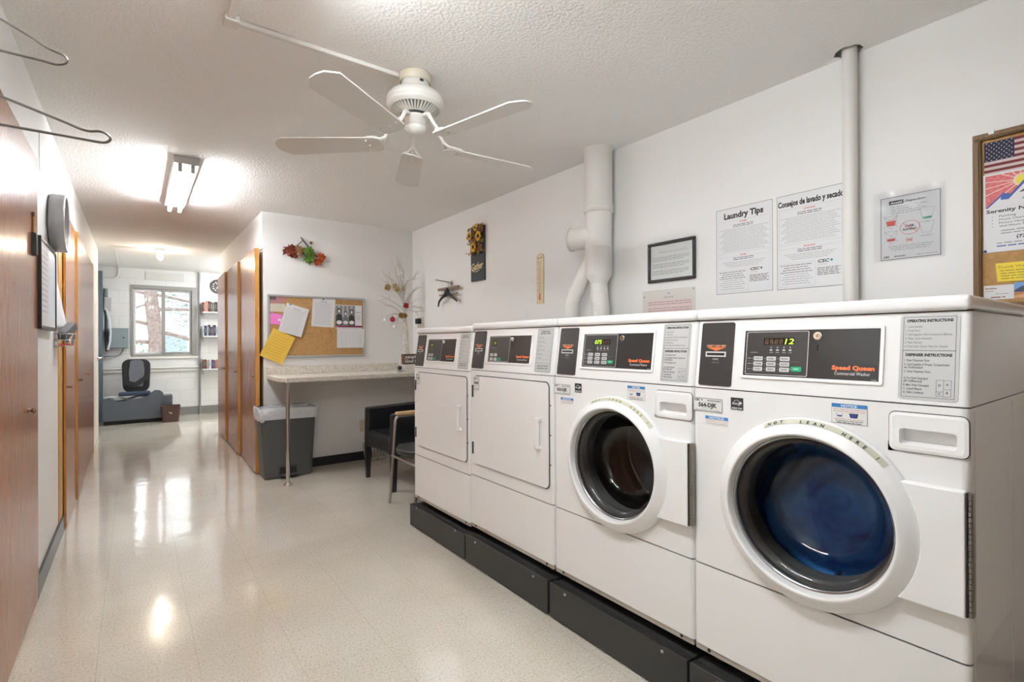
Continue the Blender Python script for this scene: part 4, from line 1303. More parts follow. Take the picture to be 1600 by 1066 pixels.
def flyer(b):
    W, Hh = .216, .272
    Z = .0011
    rnd = random.Random(2)
    # sunburst over mountains
    top = Hh - .006; y0 = Hh - .118
    b.poly([(.006, y0), (.006, top), (W - .006, top), (W - .006, y0)], .0010, m=2)
    sx, sy = .098, Hh - .036
    for a in (174, 188, 202, 222, 246, 150, 130, 30, 10, -10, -30, 100, 70):
        a = math.radians(a); c, s = math.cos(a), math.sin(a)
        L = min(((.006 - sx) / c if c < 0 else (W - .006 - sx) / c) if abs(c) > 1e-6 else 9, ((top - sy) / s if s > 0 else (y0 - sy) / s) if abs(s) > 1e-6 else 9)
        h = .0013
        b.poly([(sx - s * h, sy + c * h), (sx + s * h, sy - c * h), (sx + c * L + s * h, sy + s * L - c * h), (sx + c * L - s * h, sy + s * L + c * h)], .0013, m=3)
    b.poly([(sx + .022 * math.cos(2 * PI * i / 28), sy + .022 * math.sin(2 * PI * i / 28)) for i in range(28)], .0014, m=3)
    b.poly([(sx + .017 * math.cos(2 * PI * i / 28), sy + .017 * math.sin(2 * PI * i / 28)) for i in range(28)], .0016, m=4)
    b.poly([(.006, y0), (.050, y0 + .046), (.070, y0 + .040), (.108, y0 + .088), (.150, y0 + .050), (.175, y0 + .062), (W - .006, y0 + .03), (W - .006, y0)], .0018, m=5)
    b.poly([(.012, y0), (.046, y0 + .034), (.044, y0 + .024), (.064, y0 + .022), (.104, y0 + .070), (.104, y0 + .055), (.120, y0 + .064), (.118, y0 + .048), (.146, y0 + .034), (.175, y0 + .046), (W - .006, y0 + .012), (W - .006, y0)], .0020, m=6)
    b.poly([(.090, y0 + .040), (.106, y0 + .052), (.100, y0 + .040)], .0022, m=1); b.poly([(.096, y0 + .018), (.114, y0 + .032), (.108, y0 + .018)], .0022, m=5)
    b.text('Serenity New Homes', .008, y0 - .018, .017, 1, Z, width=.195, bold=.03)
    for i, s in enumerate(('Painting', 'House Cleaning', 'Picture Hanging', 'Wall Mount TVs')):
        b.text(s, .040, y0 - .035 - i * .0115, .0095, 1, Z, width=.0052 * len(s)); b.rect(.022, .025, y0 - .033 - i * .0115, y0 - .030 - i * .0115, Z, 7)
    greek(b, .045, .190, y0 - .084, .005, 7, Z, rnd); greek(b, .045, .180, y0 - .093, .005, 7, Z, rnd)
    b.text('(720) 6', .108, y0 - .112, .015, 1, Z, 'c', bold=.03, width=.050)
    greek(b, .034, .190, y0 - .126, .005, 7, Z, rnd); greek(b, .034, .190, y0 - .136, .005, 5, Z, rnd)
    for p in ((.005, .006), (W - .005, .006)):
        b.sphere((p[0], p[1], .004), .0045, 8, 5)


sheet('mountain_flyer', rwall(.437, 1.481, .0106), .216, .272, PAPER, [INK, mat('sky_red', (.55, .07, .08), .6, vary=(120, (.62, .2, .2), .2)), mat('ray_cream', (.78, .6, .5), .6), mat('sun_yellow', (.75, .62, .08), .6), mat('mountain_blue', (.03, .09, .33), .6), PAPER, INKG], flyer, 'white flyer with red sunburst over blue mountains on the wood-framed board', 'flyer')


def ynote(b):
    rnd = random.Random(1)
    b.text('Dumb Waiter', .050, .046, .013, 1, .0011, 'c', .085)
    for i in range(4):
        greek(b, .010, .090, .036 - i * .009, .0036, 1, .0011, rnd)


sheet('yellow_note', frame((XR - .0096, .402, 1.378), (0, -1, 0), (0, .08, 1)), .105, .064, mat('bright_yellow_paper', (.78, .60, .04), .6), [mat('olive_brown_ink', (.25, .18, .02), .6)], ynote, 'yellow note on the wood-framed board below the mountain flyer', 'note')


def card(b):
    b.text('farmliner', .004, .036, .008, 1, .0011, width=.030, bold=.03); b.rect(.004, .026, .028, .030, .0011, 2)
    rnd = random.Random(8)
    greek(b, .030, .065, .018, .003, 2, .0011, rnd); greek(b, .018, .055, .006, .0045, 1, .0011, rnd)


sheet('business_card', rwall(.437, 1.318, .0088), .076, .049, PAPER, [mat('red_brown_ink', (.30, .05, .04), .6), INKG], card, 'white business card at the lower left of the wood-framed board', 'card')


def pcard(b):
    b.rect(0, .085, .024, .052, .0010, 1); b.rect(0, .085, 0, .022, .0010, 2)
    b.poly([(0, .026), (.02, .040), (.04, .030), (.06, .044), (.085, .028), (.085, .020), (0, .020)], .0012, m=3)
    b.poly([(0, .008), (.03, .014), (.085, .006), (.085, 0), (0, 0)], .0012, m=4)


sheet('photo_card', rwall(.3605, 1.320, .0088), .085, .052, PAPER, [mat('sky_blue_print', (.12, .27, .55), .5), mat('desert_orange', (.40, .16, .06), .6), mat('dark_ridge', (.05, .06, .10), .6), mat('warm_sand', (.60, .32, .14), .6)], pcard, 'postcard of blue sky over orange desert at bottom of wood-framed board', 'card')


# thermometer, gather sign, hook, adapter
def thermo():
    t = thing('wall_thermometer', (XR, 2.900, 1.457), 'narrow cream wall thermometer left of the exhaust duct', 'thermometer')
    T = frame((0, 0, 0), (0, -1, 0), (0, 0, 1))
    W, Hh = .076, .372
    P = [(0, 0), (W, 0), (W, Hh - .03)] + [(W / 2 + W / 2 * math.cos(a), Hh - .03 + .030 * math.sin(a)) for a in [PI * i / 10 for i in range(1, 10)]] + [(0, Hh - .03)]
    b = MB(T).poly(P, 0, .008, 0)
    for s in (-1, 1):
        b.lathe([(.006, .0082), (.0001, .0083)], 10, 1, T=Matrix.Translation((W / 2 + s * .018, Hh - .035, 0)))
    for i in range(26):
        y = .045 + i * .0105; L = .012 if i % 5 == 0 else .007
        b.rect(W / 2 - .008 - L, W / 2 - .008, y, y + .0012, .0084, 1); b.rect(W / 2 + .008, W / 2 + .008 + L, y, y + .0012, .0084, 1)
    for i in range(6):
        b.text(str(i * 20), W / 2 - .021, .044 + i * .052, .011, 1, .0084, 'r')
    b.build('scale_plate', [mat('thermometer_cream', (.66, .54, .34), .5), INK], t, bevel=0)
    MB(T).tube([(W / 2, .05, .010), (W / 2, Hh - .065, .010)], .0022, 8).build('glass_tube', SILV, t)
    MB(T).tube([(W / 2, .030, .010), (W / 2, .075, .010)], .0034, 8).sphere((W / 2, .034, .010), .006, 10).build('red_bulb', RED, t)


thermo()


def gather():
    t = thing('gather_sign', (XR, 3.800, 1.708), 'dark hanging plank lettered Gather with sunflowers fixed to its top', 'wall sign')
    T = frame((0, 0, 0), (0, -1, 0), (0, 0, 1))
    MB(T).box(0, .213, 0, .468, .001, .016).build('plank', mat('charcoal_wood', (.035, .037, .042), .6), t, bevel=.002)
    b = MB(T)
    b.text('Gather', .108, .098, .088, 0, .0185, 'c', .185, .018, .35, rot=.06)
    b.tube([(.03, .088, .018), (.09, .080, .018), (.14, .090, .018)], .003, 6)
    b.build('lettering', mat('gold_letters', (.68, .56, .30), .5), t)
    rnd = random.Random(12)
    LEAF = mat('dry_leaf', (.16, .09, .03), .7); OL = mat('olive_leaf', (.20, .17, .05), .7); RUST = mat('rust_leaf', (.25, .07, .02), .7)
    b = MB(T)
    for i in range(230):
        x, y = rnd.uniform(-.02, .22), rnd.uniform(.235, .48)
        if (x < 0 or x > .205) and rnd.random() < .5:
            continue
        a = rnd.uniform(0, 2 * PI); L = rnd.uniform(.022, .05); w_ = L * .3; z0 = rnd.uniform(.018, .04)
        c, s = math.cos(a), math.sin(a)
        b.add([(x, y, z0), (x + c * L * .5 - s * w_, y + s * L * .5 + c * w_, z0 + .010), (x + c * L, y + s * L, z0 + .004), (x + c * L * .5 + s * w_, y + s * L * .5 - c * w_, z0 + .010), (x + c * L * .5, y + s * L * .5, z0 + .003)],
              [(0, 1, 4), (1, 2, 4), (2, 3, 4), (3, 0, 4)], rnd.choice((0, 0, 1, 1, 2)))
    b.build('foliage', [LEAF, OL, RUST], t)
    PET = mat('sunflower_yellow', (.66, .38, .03), .6); SEED = mat('seed_brown', (.04, .02, .01), .8)
    for fx, fy, r in ((.085, .292, .050), (.165, .375, .050), (.022, .395, .044), (.12, .455, .034)):
        f = MB(T)
        for i in range(16):
            a = 2 * PI * i / 16 + rnd.uniform(-.1, .1); c, s = math.cos(a), math.sin(a); w_ = r * .17; R = r * rnd.uniform(.9, 1.05)
            f.add([(fx + c * r * .25, fy + s * r * .25, .046), (fx + c * R * .65 - s * w_, fy + s * R * .65 + c * w_, .052), (fx + c * R, fy + s * R, .046), (fx + c * R * .65 + s * w_, fy + s * R * .65 - c * w_, .052)], [(0, 1, 2, 3)], 0)
        f.sphere((fx, fy, .048), r * .30, 12, 1, sq=(1, 1, .5))
        f.build('sunflower', [PET, SEED], t)


gather()


def wall_hook():
    t = thing('wall_hook', (XR, 4.16, 1.735), 'dark metal rod hook sticking out of the wall above the clip hanger', 'hook')
    MB().tube([(0, 0, 0), (-.165, .0, .018)], .006, 10).sphere((-.165, 0, .018), .011, 10).build('rod', STEEL, t)
    MB().lathe([(.0001, .006), (.020, .006), (.022, 0), (.0001, 0)], 16, T=frame((0, 0, 0), (0, -1, 0), (0, 0, 1))).build('flange', STEEL, t)
    t = thing('clip_hanger', (XR - .04, 4.16, 1.70), 'wooden bar hanger with curved black arms hanging under the rod hook', 'hanger')
    MB().tube(arc((0, 0, .035), .012, -90, 180, 10, 'yz'), .002, 6).tube([(0, 0, .023), (0, 0, -.02)], .002, 6).build('hook_wire', STEEL, t)
    WB = mat('hanger_bar_wood', (.22, .17, .12), .6)
    MB().box(-.010, .010, -.19, .19, -.030, -.005).build('bar', WB, t, bevel=.003)
    MB().box(-.008, .008, -.17, .17, -.080, -.066).build('bar', WB, t, bevel=.003)
    b = MB()
    for s in (-1, 1):
        b.tube([(-.012, 0, -.025), (-.014, s * .03, -.075), (-.016, s * .10, -.105), (-.014, s * .155, -.135), (-.012, s * .175, -.18 if s > 0 else -.15)], [.016, .018, .013, .010, .007], 8)
    b.sphere((-.012, 0, -.055), .028, 12, sq=(.5, 1, 1.4))
    b.build('black_arm', BLACK, t)


wall_hook()
t = thing('wall_outlet', (XR, 4.80, 1.325), 'cream outlet plate with black plug on the right wall behind the tree', 'outlet')
MB().box(-.008, 0, -.07, .07, 0, .115).build('cover_plate', CREAM, t, bevel=.002)
MB().box(-.045, -.008, -.02, .055, .045, .100).build('plug', BLACKM, t, bevel=.005)
t = thing('wall_outlet', (1.845, YB, .285), 'cream outlet plate low on the back wall beside the black armchair', 'outlet')
MB().box(-.036, .036, -.008, 0, 0, .115).build('cover_plate', CREAM, t, bevel=.002)
MB().box(-.030, .0, -.035, -.008, .035, .065).build('plug', CREAM, t, bevel=.004)


# ------------------------------------------------------------------ back wall
def corkboard():
    t = thing('cork_board', (.962, YB, 1.040), 'metal-framed cork board on the back wall above the counter', 'bulletin board')
    W, Hh, f = .902, .580, .020
    T = frame((0, 0, 0), (1, 0, 0), (0, 0, 1))
    b = MB(T)
    for a, c, d, e in ((0, W, 0, f), (0, W, Hh - f, Hh), (0, f, f, Hh - f), (W - f, W, f, Hh - f)):
        b.box(a, c, d, e, 0, .018)
    b.build('board_frame', ALU, t, bevel=.003)
    MB(T).box(f, W - f, f, Hh - f, .001, .010).build('cork_panel', CORK, t)


corkboard()
YK = YB - .0105


def quad_sheet(name, P, base, mats, fn, label, cat, y=YK, group=None):
    """sheet whose corners run top-left, top-right, bottom-right, bottom-left as (x, z) on the back wall"""
    tl, tr, br, bl = [Vector((p[0], y, p[1])) for p in P]
    xa = (tr - tl); W = xa.length; ya = (tl - bl); Hh = ya.length
    return sheet(name, frame(bl, xa, ya - xa * (ya.dot(xa) / xa.dot(xa))), W, Hh, base, mats, lambda b: fn(b, W, Hh), label, cat, group)


def lines(n, m0=1, title=None, mt=1, x0=.12, x1=.88, top=.82, bot=.08, th=.0032):
    def fn(b, W, Hh):
        rnd = random.Random(int(W * 1000) + n)
        if title:
            b.text(title, W / 2, Hh * .86, Hh * .055, mt, .0011, 'c', W * .28, .03)
        for i in range(n):
            y = Hh * (top - (top - bot) * i / max(1, n - 1)); greek(b, W * x0, W * (x1 - .12 * ((i * 3) % 4) / 4), y, th, m0, .0011, rnd)
    return fn


def mini_flag(b, W, Hh):
    flag(b, W, Hh, W * .39)


quad_sheet('small_flag', [(.984, 1.603), (1.112, 1.601), (1.112, 1.540), (.984, 1.540)], FWHT, [mat('faded_red', (.36, .12, .13), .7), mat('faded_white', (.45, .26, .25), .7), NAVY], mini_flag, 'tiny faded flag at the top left of the metal-framed board', 'flag')
quad_sheet('index_card', [(.984, 1.537), (1.112, 1.537), (1.112, 1.463), (.984, 1.463)], PAPERC, [INKG], lines(6, th=.004), 'cream card under the tiny flag on the metal-framed board', 'card')
quad_sheet('sticky_note', [(.988, 1.452), (1.090, 1.436), (1.070, 1.335), (.972, 1.356)], PAPERP, [WHITEP], lambda b, W, Hh: b.rect(W * .7, W * .95, Hh * .35, Hh * .6, .0011, 1), 'bright pink note tucked behind the tilted white list', 'note', y=YK - .001)
quad_sheet('envelope', [(1.016, 1.311), (1.205, 1.222), (1.080, .975), (.893, 1.068)], PAPERY, [mat('tan_ink', (.5, .30, .04), .6)], lines(9, th=.005), 'large yellow lined sheet hanging tilted off the board corner', 'paper', y=YB - .022)
quad_sheet('paper_list', [(1.137, 1.543), (1.337, 1.486), (1.260, 1.220), (1.048, 1.287)], PAPER, [INKG], lines(13, title='Events', x0=.10), 'tilted white list pinned over the pink and yellow notes', 'paper', y=YB - .026)
quad_sheet('paper_list', [(1.357, 1.612), (1.569, 1.600), (1.561, 1.326), (1.343, 1.336)], PAPER, [INKG], lines(20, title='Rules'), 'upright white typed sheet pinned at board centre top', 'paper')
for p_, s_ in (((1.155, YB - .032, 1.532), .006), ((1.455, YK - .006, 1.594), .006), ((1.095, YK - .006, 1.430), .007), ((1.52, YK - .005, 1.29), .005), ((1.535, YK - .005, 1.272), .004)):
    o = MB().lathe([(.0001, .010), (s_, .009), (s_ * .6, .004), (s_, 0), (.0001, 0)], 10, T=frame((p_[0], p_[1] + .006, p_[2]), (1, 0, 0), (0, 0, 1))).build('push_pin', BLACKM, loc=p_)
    tag(o, {1.155: 'dark push pin holding the tilted white list', 1.455: 'dark push pin holding the upright typed sheet', 1.095: 'black push pin in the pink note', 1.52: 'small pin alone in the bare cork', 1.535: 'lower small pin alone in the bare cork'}[p_[0]], 'push pin', 'push pins on the metal-framed board')


def calendar():
    t = thing('wall_calendar', (1.57, YB, 1.126), 'wall calendar with black and white photo of three seated people', 'calendar')
    rnd = random.Random(22)
    T = frame((0, -.014, .190), (1, 0, 0), (0, 0, 1))
    W, Hh = .262, .232
    b = MB(T).box(0, W, 0, Hh, 0, .0012, 0)
    PW = W * .74
    b.rect(.0, PW, .030, Hh - .006, .0015, 1)
    for i in range(9):       # slatted background
        x = PW * (.05 + i * .105); b.rect(x, x + .008, .10, Hh - .008, .0017, 3 if i % 2 else 4)
    for i, (cx, s) in enumerate(((.035, 1.1), (.098, .95), (.158, 1.05))):
        b.poly([(cx - .030 * s, .032), (cx - .026 * s, .115 * s), (cx, .135 * s), (cx + .026 * s, .115 * s), (cx + .030 * s, .032)], .0019, m=2 if i != 1 else 4)
        b.poly([(cx + .017 * s * math.cos(2 * PI * k / 16), .158 * s + .024 * s * math.sin(2 * PI * k / 16)) for k in range(16)], .0020, m=2)
        b.poly([(cx + .0105 * s * math.cos(2 * PI * k / 16), .155 * s + .014 * s * math.sin(2 * PI * k / 16)) for k in range(16)], .0022, m=0)
        b.poly([(cx + .024 * s * math.cos(2 * PI * k / 16), .060 + .018 * s * math.sin(2 * PI * k / 16)) for k in range(16)], .0021, m=0)
    b.rect(0, W, .012, .030, .0017, 5); b.text('1926', .006, .016, .012, 0, .0019)
    b.text('MARCH', W * .87, Hh - .075, .012, 5, .0015, 'c', .045, .02)
    for i in range(5):
        greek(b, W * .79, W * .95, Hh - .10 - i * .010, .003, 4, .0015, rnd)
    b.build('picture_page', [PAPER, mat('photo_grey', (.30, .30, .30), .6), mat('photo_black', (.04, .04, .04), .6), mat('photo_pale', (.50, .50, .50), .6), mat('photo_mid', (.16, .16, .16), .6), mat('calendar_maroon', (.20, .02, .06), .6)], t)
    T2 = frame((.012, -.016, .0), (1, 0, 0), (0, -.03, 1))
    b = MB(T2).box(0, .272, 0, .188, 0, .0008, 0)
    for i in range(6):
        b.rect(.006, .266, .010 + i * .029, .0108 + i * .029, .0011, 1)
    for i in range(8):
        b.rect(.006 + i * .037, .0068 + i * .037, .010, .155, .0011, 1)
    for i in range(5):
        for j in range(7):
            b.text(str(i * 7 + j + 1) if i * 7 + j < 31 else '', .010 + j * .037, .140 - i * .029, .010, 2, .0012) if i * 7 + j < 31 else None
    b.build('month_page', [PAPER, mat('grid_ink', (.45, .42, .45), .6), INKG], t)


calendar()


def leaf_hanging():
    t = thing('leaf_hanging', (1.27, YB, 2.14), 'autumn leaf wall hanging of rust, green and orange leaves on twigs', 'wall decoration')
    b = MB()
    b.tube([(-.02, -.02, .025), (.05, -.02, -.06), (.12, -.02, -.145)], .006, 6).tube([(.0, -.015, 0), (-.06, -.015, -.06), (-.10, -.015, -.12)], .004, 6)
    b.sphere((.075, -.012, -.015), .014, 8)
    b.build('twig', mat('twig_brown', (.08, .04, .025), .7), t)

    def leaf(cx, cz, s, m_, rot, rnd, y=-.03):
        R = [1.0, .72, .80, .50, .92, .70, .78, .45, .70, .40, .35, .30, .35, .40, .70, .45, .78, .70, .92, .50, .80, .72]
        b = MB(); n = len(R)
        for lay in range(2):
            ro = rot + lay * .7; sc = s * (1 - .18 * lay); yo = y - .016 * lay
            V = [(cx, yo - .006, cz)]
            for k2, f in ((0, .5), (1, 1.0)):
                for i, r in enumerate(R):
                    a = ro + 2 * PI * i / n; q = sc * (r if k2 else .55) * (1 if k2 else f * 1.2)
                    V.append((cx + q * math.cos(a), yo + (rnd.uniform(-.012, .014) if k2 else -.010 * (i % 2)), cz + q * math.sin(a)))
            b.add(V, [(0, i + 1, (i + 1) % n + 1) for i in range(n)] + [(i + 1, n + i + 1, n + (i + 1) % n + 1, (i + 1) % n + 1) for i in range(n)], 0)
        return b
    rnd = random.Random(5)
    A = mat('rust_red_leaf', (.20, .035, .015), .7); G = mat('green_leaf', (.12, .24, .03), .7); O = mat('orange_leaf', (.48, .09, .02), .7); Bn = mat('tan_leaf', (.28, .16, .07), .7)
    for cx, cz, s, m_, rot in ((-.125, -.10, .085, A, -1.2), (-.09, -.135, .065, A, .5), (-.03, -.115, .075, Bn, 1.9), (.045, -.115, .075, G, 1.2), (.05, -.160, .070, G, -1.4), (.155, -.150, .062, O, .3), (.13, -.185, .055, O, -1.8)):
        leaf(cx, cz, s, m_, rot, rnd, -.02 - rnd.uniform(0, .02)).build('leaf', m_, t, solid=.002)


leaf_hanging()


# ------------------------------------------------------------------ counter
def counter():
    t = thing('counter', (.955, YB, .89), 'speckled laminate wall counter on one chrome leg, along back wall', 'counter')
    W = XR - .955 - .002
    pts = [(0, -.001), (0, -.42), (.045, -.56), (W, -.56), (W, -.001)]
    MB().poly(pts, -.040, 0).build('worktop', LAM, t, bevel=.006, seg=3)
    MB().box(0, W, -.022, -.001, 0, .073).build('backsplash', LAM, t, bevel=.004)
    b = MB().tube([(.062, -.515, -.890), (.062, -.515, -.040)], .016, 16)
    b.lathe([(.034, -.890), (.034, -.885), (.020, -.878), (.016, -.86)], 16, T=Matrix.Translation((.062, -.515, 0)))
    b.lathe([(.030, -.046), (.030, -.040)], 16, T=Matrix.Translation((.062, -.515, 0)))
    b.tube([(.062, -.515, -.46), (.062, -.515, -.44)], .018, 16)
    b.build('leg', CHROME, t)


counter()


def trash():
    t = thing('trash_can', (1.085, 4.86, 0), 'grey step-on trash can with clear liner under the counter end', 'trash can')
    def rr(w_, d, r=.03):
        return rrect(-w_ / 2, w_ / 2, -d / 2, d / 2, r, 4)
    b = MB()
    prof = [(.385, .235, .0), (.395, .245, .02), (.455, .262, .54), (.460, .262, .565)]
    for (w0, d0, z0), (w1, d1, z1) in zip(prof, prof[1:]):
        A, B = rr(w0, d0), rr(w1, d1); n = len(A)
        b.add([(x, y, z0) for x, y in A] + [(x, y, z1) for x, y in B], [(i, (i + 1) % n, n + (i + 1) % n, n + i) for i in range(n)], 0, True)
    A = rr(.385, .235); b.add([(x, y, .001) for x, y in A], [tuple(range(len(A)))[::-1]])
    A = rr(.45, .255); b.add([(x, y, .50) for x, y in A], [tuple(range(len(A)))])
    b.build('bin_body', BIN, t)
    rnd = random.Random(3)
    b = MB(); rings = []
    n = 72
    base = rrect(-.235, .235, -.137, .137, .035, 17)
    n = len(base)
    for kz, (z, s) in enumerate(((.505, 1.0), (.53, 1.02), (.57, 1.03), (.60, 1.035), (.612, 1.02), (.60, .97), (.56, .94))):
        rings.append([(x * s * (1 + .012 * math.sin(i * 1.3 + kz)), y * s * (1 + .03 * math.sin(i * .9 + kz * 2)), z + .009 * math.sin(i * .37 + kz * .5) + .005 * math.sin(i * 1.7)) for i, (x, y) in enumerate(base)])
    V = [p for r in rings for p in r]
    b.add(V, [(k * n + i, k * n + (i + 1) % n, (k + 1) * n + (i + 1) % n, (k + 1) * n + i) for k in range(6) for i in range(n)], 0, True)
    b.build('bin_liner', LINER, t)
    b = MB().box(-.095, .075, -.128, -.115, .015, .115, 0)
    b.box(-.080, .060, -.132, -.122, .028, .10, 1)
    b.build('pedal_recess', [BIN, BLACKM], t, bevel=.003)
    MB().box(-.085, .070, -.175, -.125, .020, .040).build('pedal', mat('pedal_black', (.03, .03, .03), .35), t, bevel=.006)


trash()


def tub_chair():
    t = thing('armchair', (1.90, 4.04, 0), 'black leather tub armchair with tapered legs under the counter', 'chair')
    t2 = lambda x, y: (x - 1.90, y - 4.04)
    for x, y in ((1.635, 4.315), (1.635, 3.765), (2.13, 4.30), (2.13, 3.78)):
        a, c = t2(x, y)
        b = MB().add([(a - .016, c - .016, 0), (a + .016, c - .016, 0), (a + .016, c + .016, 0), (a - .016, c + .016, 0), (a - .024, c - .024, .29), (a + .024, c - .024, .29), (a + .024, c + .024, .29), (a - .024, c + .024, .29)],
                     [(3, 2, 1, 0), (4, 5, 6, 7), (0, 1, 5, 4), (1, 2, 6, 5), (2, 3, 7, 6), (3, 0, 4, 7)])
        b.build('leg', BLACK, t)
    MB().box(-.285, .20, -.225, .225, .272, .425).build('seat', LEATHER, t, bevel=.035, seg=4)
    for s in (-1, 1):
        y0, y1 = (.228, .312) if s > 0 else (-.312, -.228)
        P = [(-.288, .275), (.20, .275), (.25, .625), (.22, .628), (-.282, .612)]
        MB(frame((0, y1, 0), (1, 0, 0), (0, 0, 1))).poly(P, 0, y1 - y0).build('arm', LEATHER, t, bevel=.018, seg=4)
    P = [(.195, .275), (.285, .275), (.325, .70), (.25, .70)]
    MB(frame((0, .312, 0), (1, 0, 0), (0, 0, 1))).poly(P, 0, .624).build('backrest', LEATHER, t, bevel=.03, seg=4)


tub_chair()


def metal_chair():
    t = thing('side_chair', (1.74, 3.32, 0), 'steel-framed chair with wooden armrest and dark seat, beside the last dryer', 'chair')
    for s in (-1, 1):
        y = s * .205
        b = MB().tube([(-.242, y, .011), (-.215, y, .30), (-.195, y, .60), (-.185, y, .622), (-.165, y, .630), (.15, y, .630), (.19, y, .62), (.20, y, .60), (.235, y, .011)], .011, 10)
        b.sphere((-.242, y, .011), .0125, 8).sphere((.235, y, .011), .0125, 8)
        b.build('frame', STEEL, t)
        MB().box(-.190, .16, y - .026, y + .026, .638, .662).build('armrest', wood_mat('pale_beech', (.50, .33, .16), (.60, .42, .22), .4) if s < 0 else MATS['pale_beech'], t, bevel=.008, seg=3)
    for x_ in (-.222, .215):
        MB().tube([(x_, -.205, .345), (x_, .205, .345)], .009, 8).build('stretcher', STEEL, t)
    # seat with a rounded front
    P = [(.20, -.19), (.20, .19)] + [(-.18 - .085 * math.sin(PI * i / 8), .19 - .38 * i / 8) for i in range(9)]
    MB().poly(P, .392, .430).build('seat', mat('dark_vinyl', (.030, .030, .030), .4), t, bevel=.012, seg=3)
    MB(frame((.20, .19, .62), (0, -1, 0), (.12, 0, 1))).box(0, .38, 0, .22, -.03, 0).build('backrest', MATS['dark_vinyl'], t, bevel=.012, seg=3)
    MB().tube([(.20, -.19, .60), (.215, -.19, .66)], .010, 8).tube([(.20, .19, .60), (.215, .19, .66)], .010, 8).build('back_support', STEEL, t)


metal_chair()


def basket():
    t = thing('laundry_basket', (1.925, 4.80, 0), 'small white slotted plastic basket on the floor behind the armchair', 'basket')
    b = MB()
    w0, d0, w1, d1, h = .20, .15, .25, .20, .20
    n = 4
    b.box(-w0 / 2, w0 / 2, -d0 / 2, d0 / 2, 0, .012)
    def ringz(z0, z1, f0, f1, th=.006):
        for s in (-1, 1):
            x0, x1 = (w0 + (w1 - w0) * f0) / 2, (w0 + (w1 - w0) * f1) / 2; y0, y1 = (d0 + (d1 - d0) * f0) / 2, (d0 + (d1 - d0) * f1) / 2
            b.add([(-x0, s * y0, z0), (x0, s * y0, z0), (x1, s * y1, z1), (-x1, s * y1, z1), (-x0, s * (y0 - th), z0), (x0, s * (y0 - th), z0), (x1, s * (y1 - th), z1), (-x1, s * (y1 - th), z1)], [(0, 1, 2, 3), (7, 6, 5, 4), (3, 2, 6, 7), (0, 4, 5, 1)])
            b.add([(s * x0, -y0, z0), (s * x0, y0, z0), (s * x1, y1, z1), (s * x1, -y1, z1), (s * (x0 - th), -y0, z0), (s * (x0 - th), y0, z0), (s * (x1 - th), y1, z1), (s * (x1 - th), -y1, z1)], [(0, 1, 2, 3), (7, 6, 5, 4), (3, 2, 6, 7), (0, 4, 5, 1)])
    ringz(0, .035, 0, .17); ringz(.170, .200, .85, 1)
    for s in (-1, 1):
        for i in range(9):
            f = -1 + 2 * i / 8
            b.tube([(f * .104, s * .079, .03), (f * .121, s * .096, .175)], .005, 5)
            b.tube([(s * .104, f * .079, .03), (s * .121, f * .096, .175)], .005, 5)
    b.build('basket_body', BASKW, t)


basket()


# ------------------------------------------------------------------ birch tree on the counter
def birch():
    t = thing('twig_tree', (2.205, 4.74, .89), 'white artificial birch twig tree with ornaments on the counter corner', 'decorative tree')
    rnd = random.Random(21)
    WT = mat('birch_white', (.80, .78, .72), .6, vary=(30, (.50, .47, .40), .2))
    MB().box(-.07, .07, -.05, .05, .045, .135).build('planter', mat('planter_white', (.6, .58, .54), .5), t, bevel=.004)
    b = MB()
    b.tube([(0, 0, .11), (-.008, 0, .25), (-.012, 0, .40), (-.028, 0, .54)], [.034, .029, .025, .020], 10)
    b.build('trunk', WT, t)
    tips_ = [(-.22, -.02, .88), (-.27, 0, 1.0), (-.16, .01, 1.13), (-.10, 0, 1.15), (-.03, .02, 1.04), (.10, .0, .82), (.06, 0, .68), (.16, -.02, .62), (.165, -.03, .86), (-.25, -.03, .52), (-.24, .02, .66), (-.26, .03, .72), (.12, -.02, .56), (-.12, -.04, .48), (.02, .05, .9), (-.20, 0, .92), (-.07, -.05, .95), (.08, -.04, .93)]
    trunk2 = [Vector((-.028, 0, .54)), Vector((-.035, 0, .66)), Vector((-.030, 0, .80)), Vector((-.04, 0, .92))]
    b = MB().tube(trunk2, [.015, .010, .007, .004], 8)
    for x, y, z in tips_:
        if z > .85:
            s = trunk2[1].lerp(trunk2[3], rnd.uniform(0, .8))
        else:
            s = trunk2[0].lerp(trunk2[1], rnd.uniform(-.3, .8))
        e = Vector((x, y, z)); P = []
        for i in range(6):
            f = i / 5; q = s.lerp(e, f); q.z += .03 * math.sin(f * PI) * (1 if z > .7 else 1.3); q += Vector((rnd.uniform(-.008, .008), rnd.uniform(-.008, .008), rnd.uniform(-.008, .008))); P.append(q)
        P[0] = s
        b.tube(P, [.0085, .0072, .0060, .0048, .0038, .0024], 6)
        for k in range(3):
            i = rnd.randint(2, 4); q = P[i]; d = (e - s).normalized()
            e2 = q + d * rnd.uniform(.05, .11) + Vector((rnd.uniform(-.05, .05), rnd.uniform(-.03, .03), rnd.uniform(-.03, .05)))
            b.tube([q, q.lerp(e2, .5) + Vector((0, 0, .008)), e2], [.0036, .0028, .0018], 4)
    b.build('branch', mat('twig_grey_white', (.58, .55, .50), .6), t)
    return t


birch()


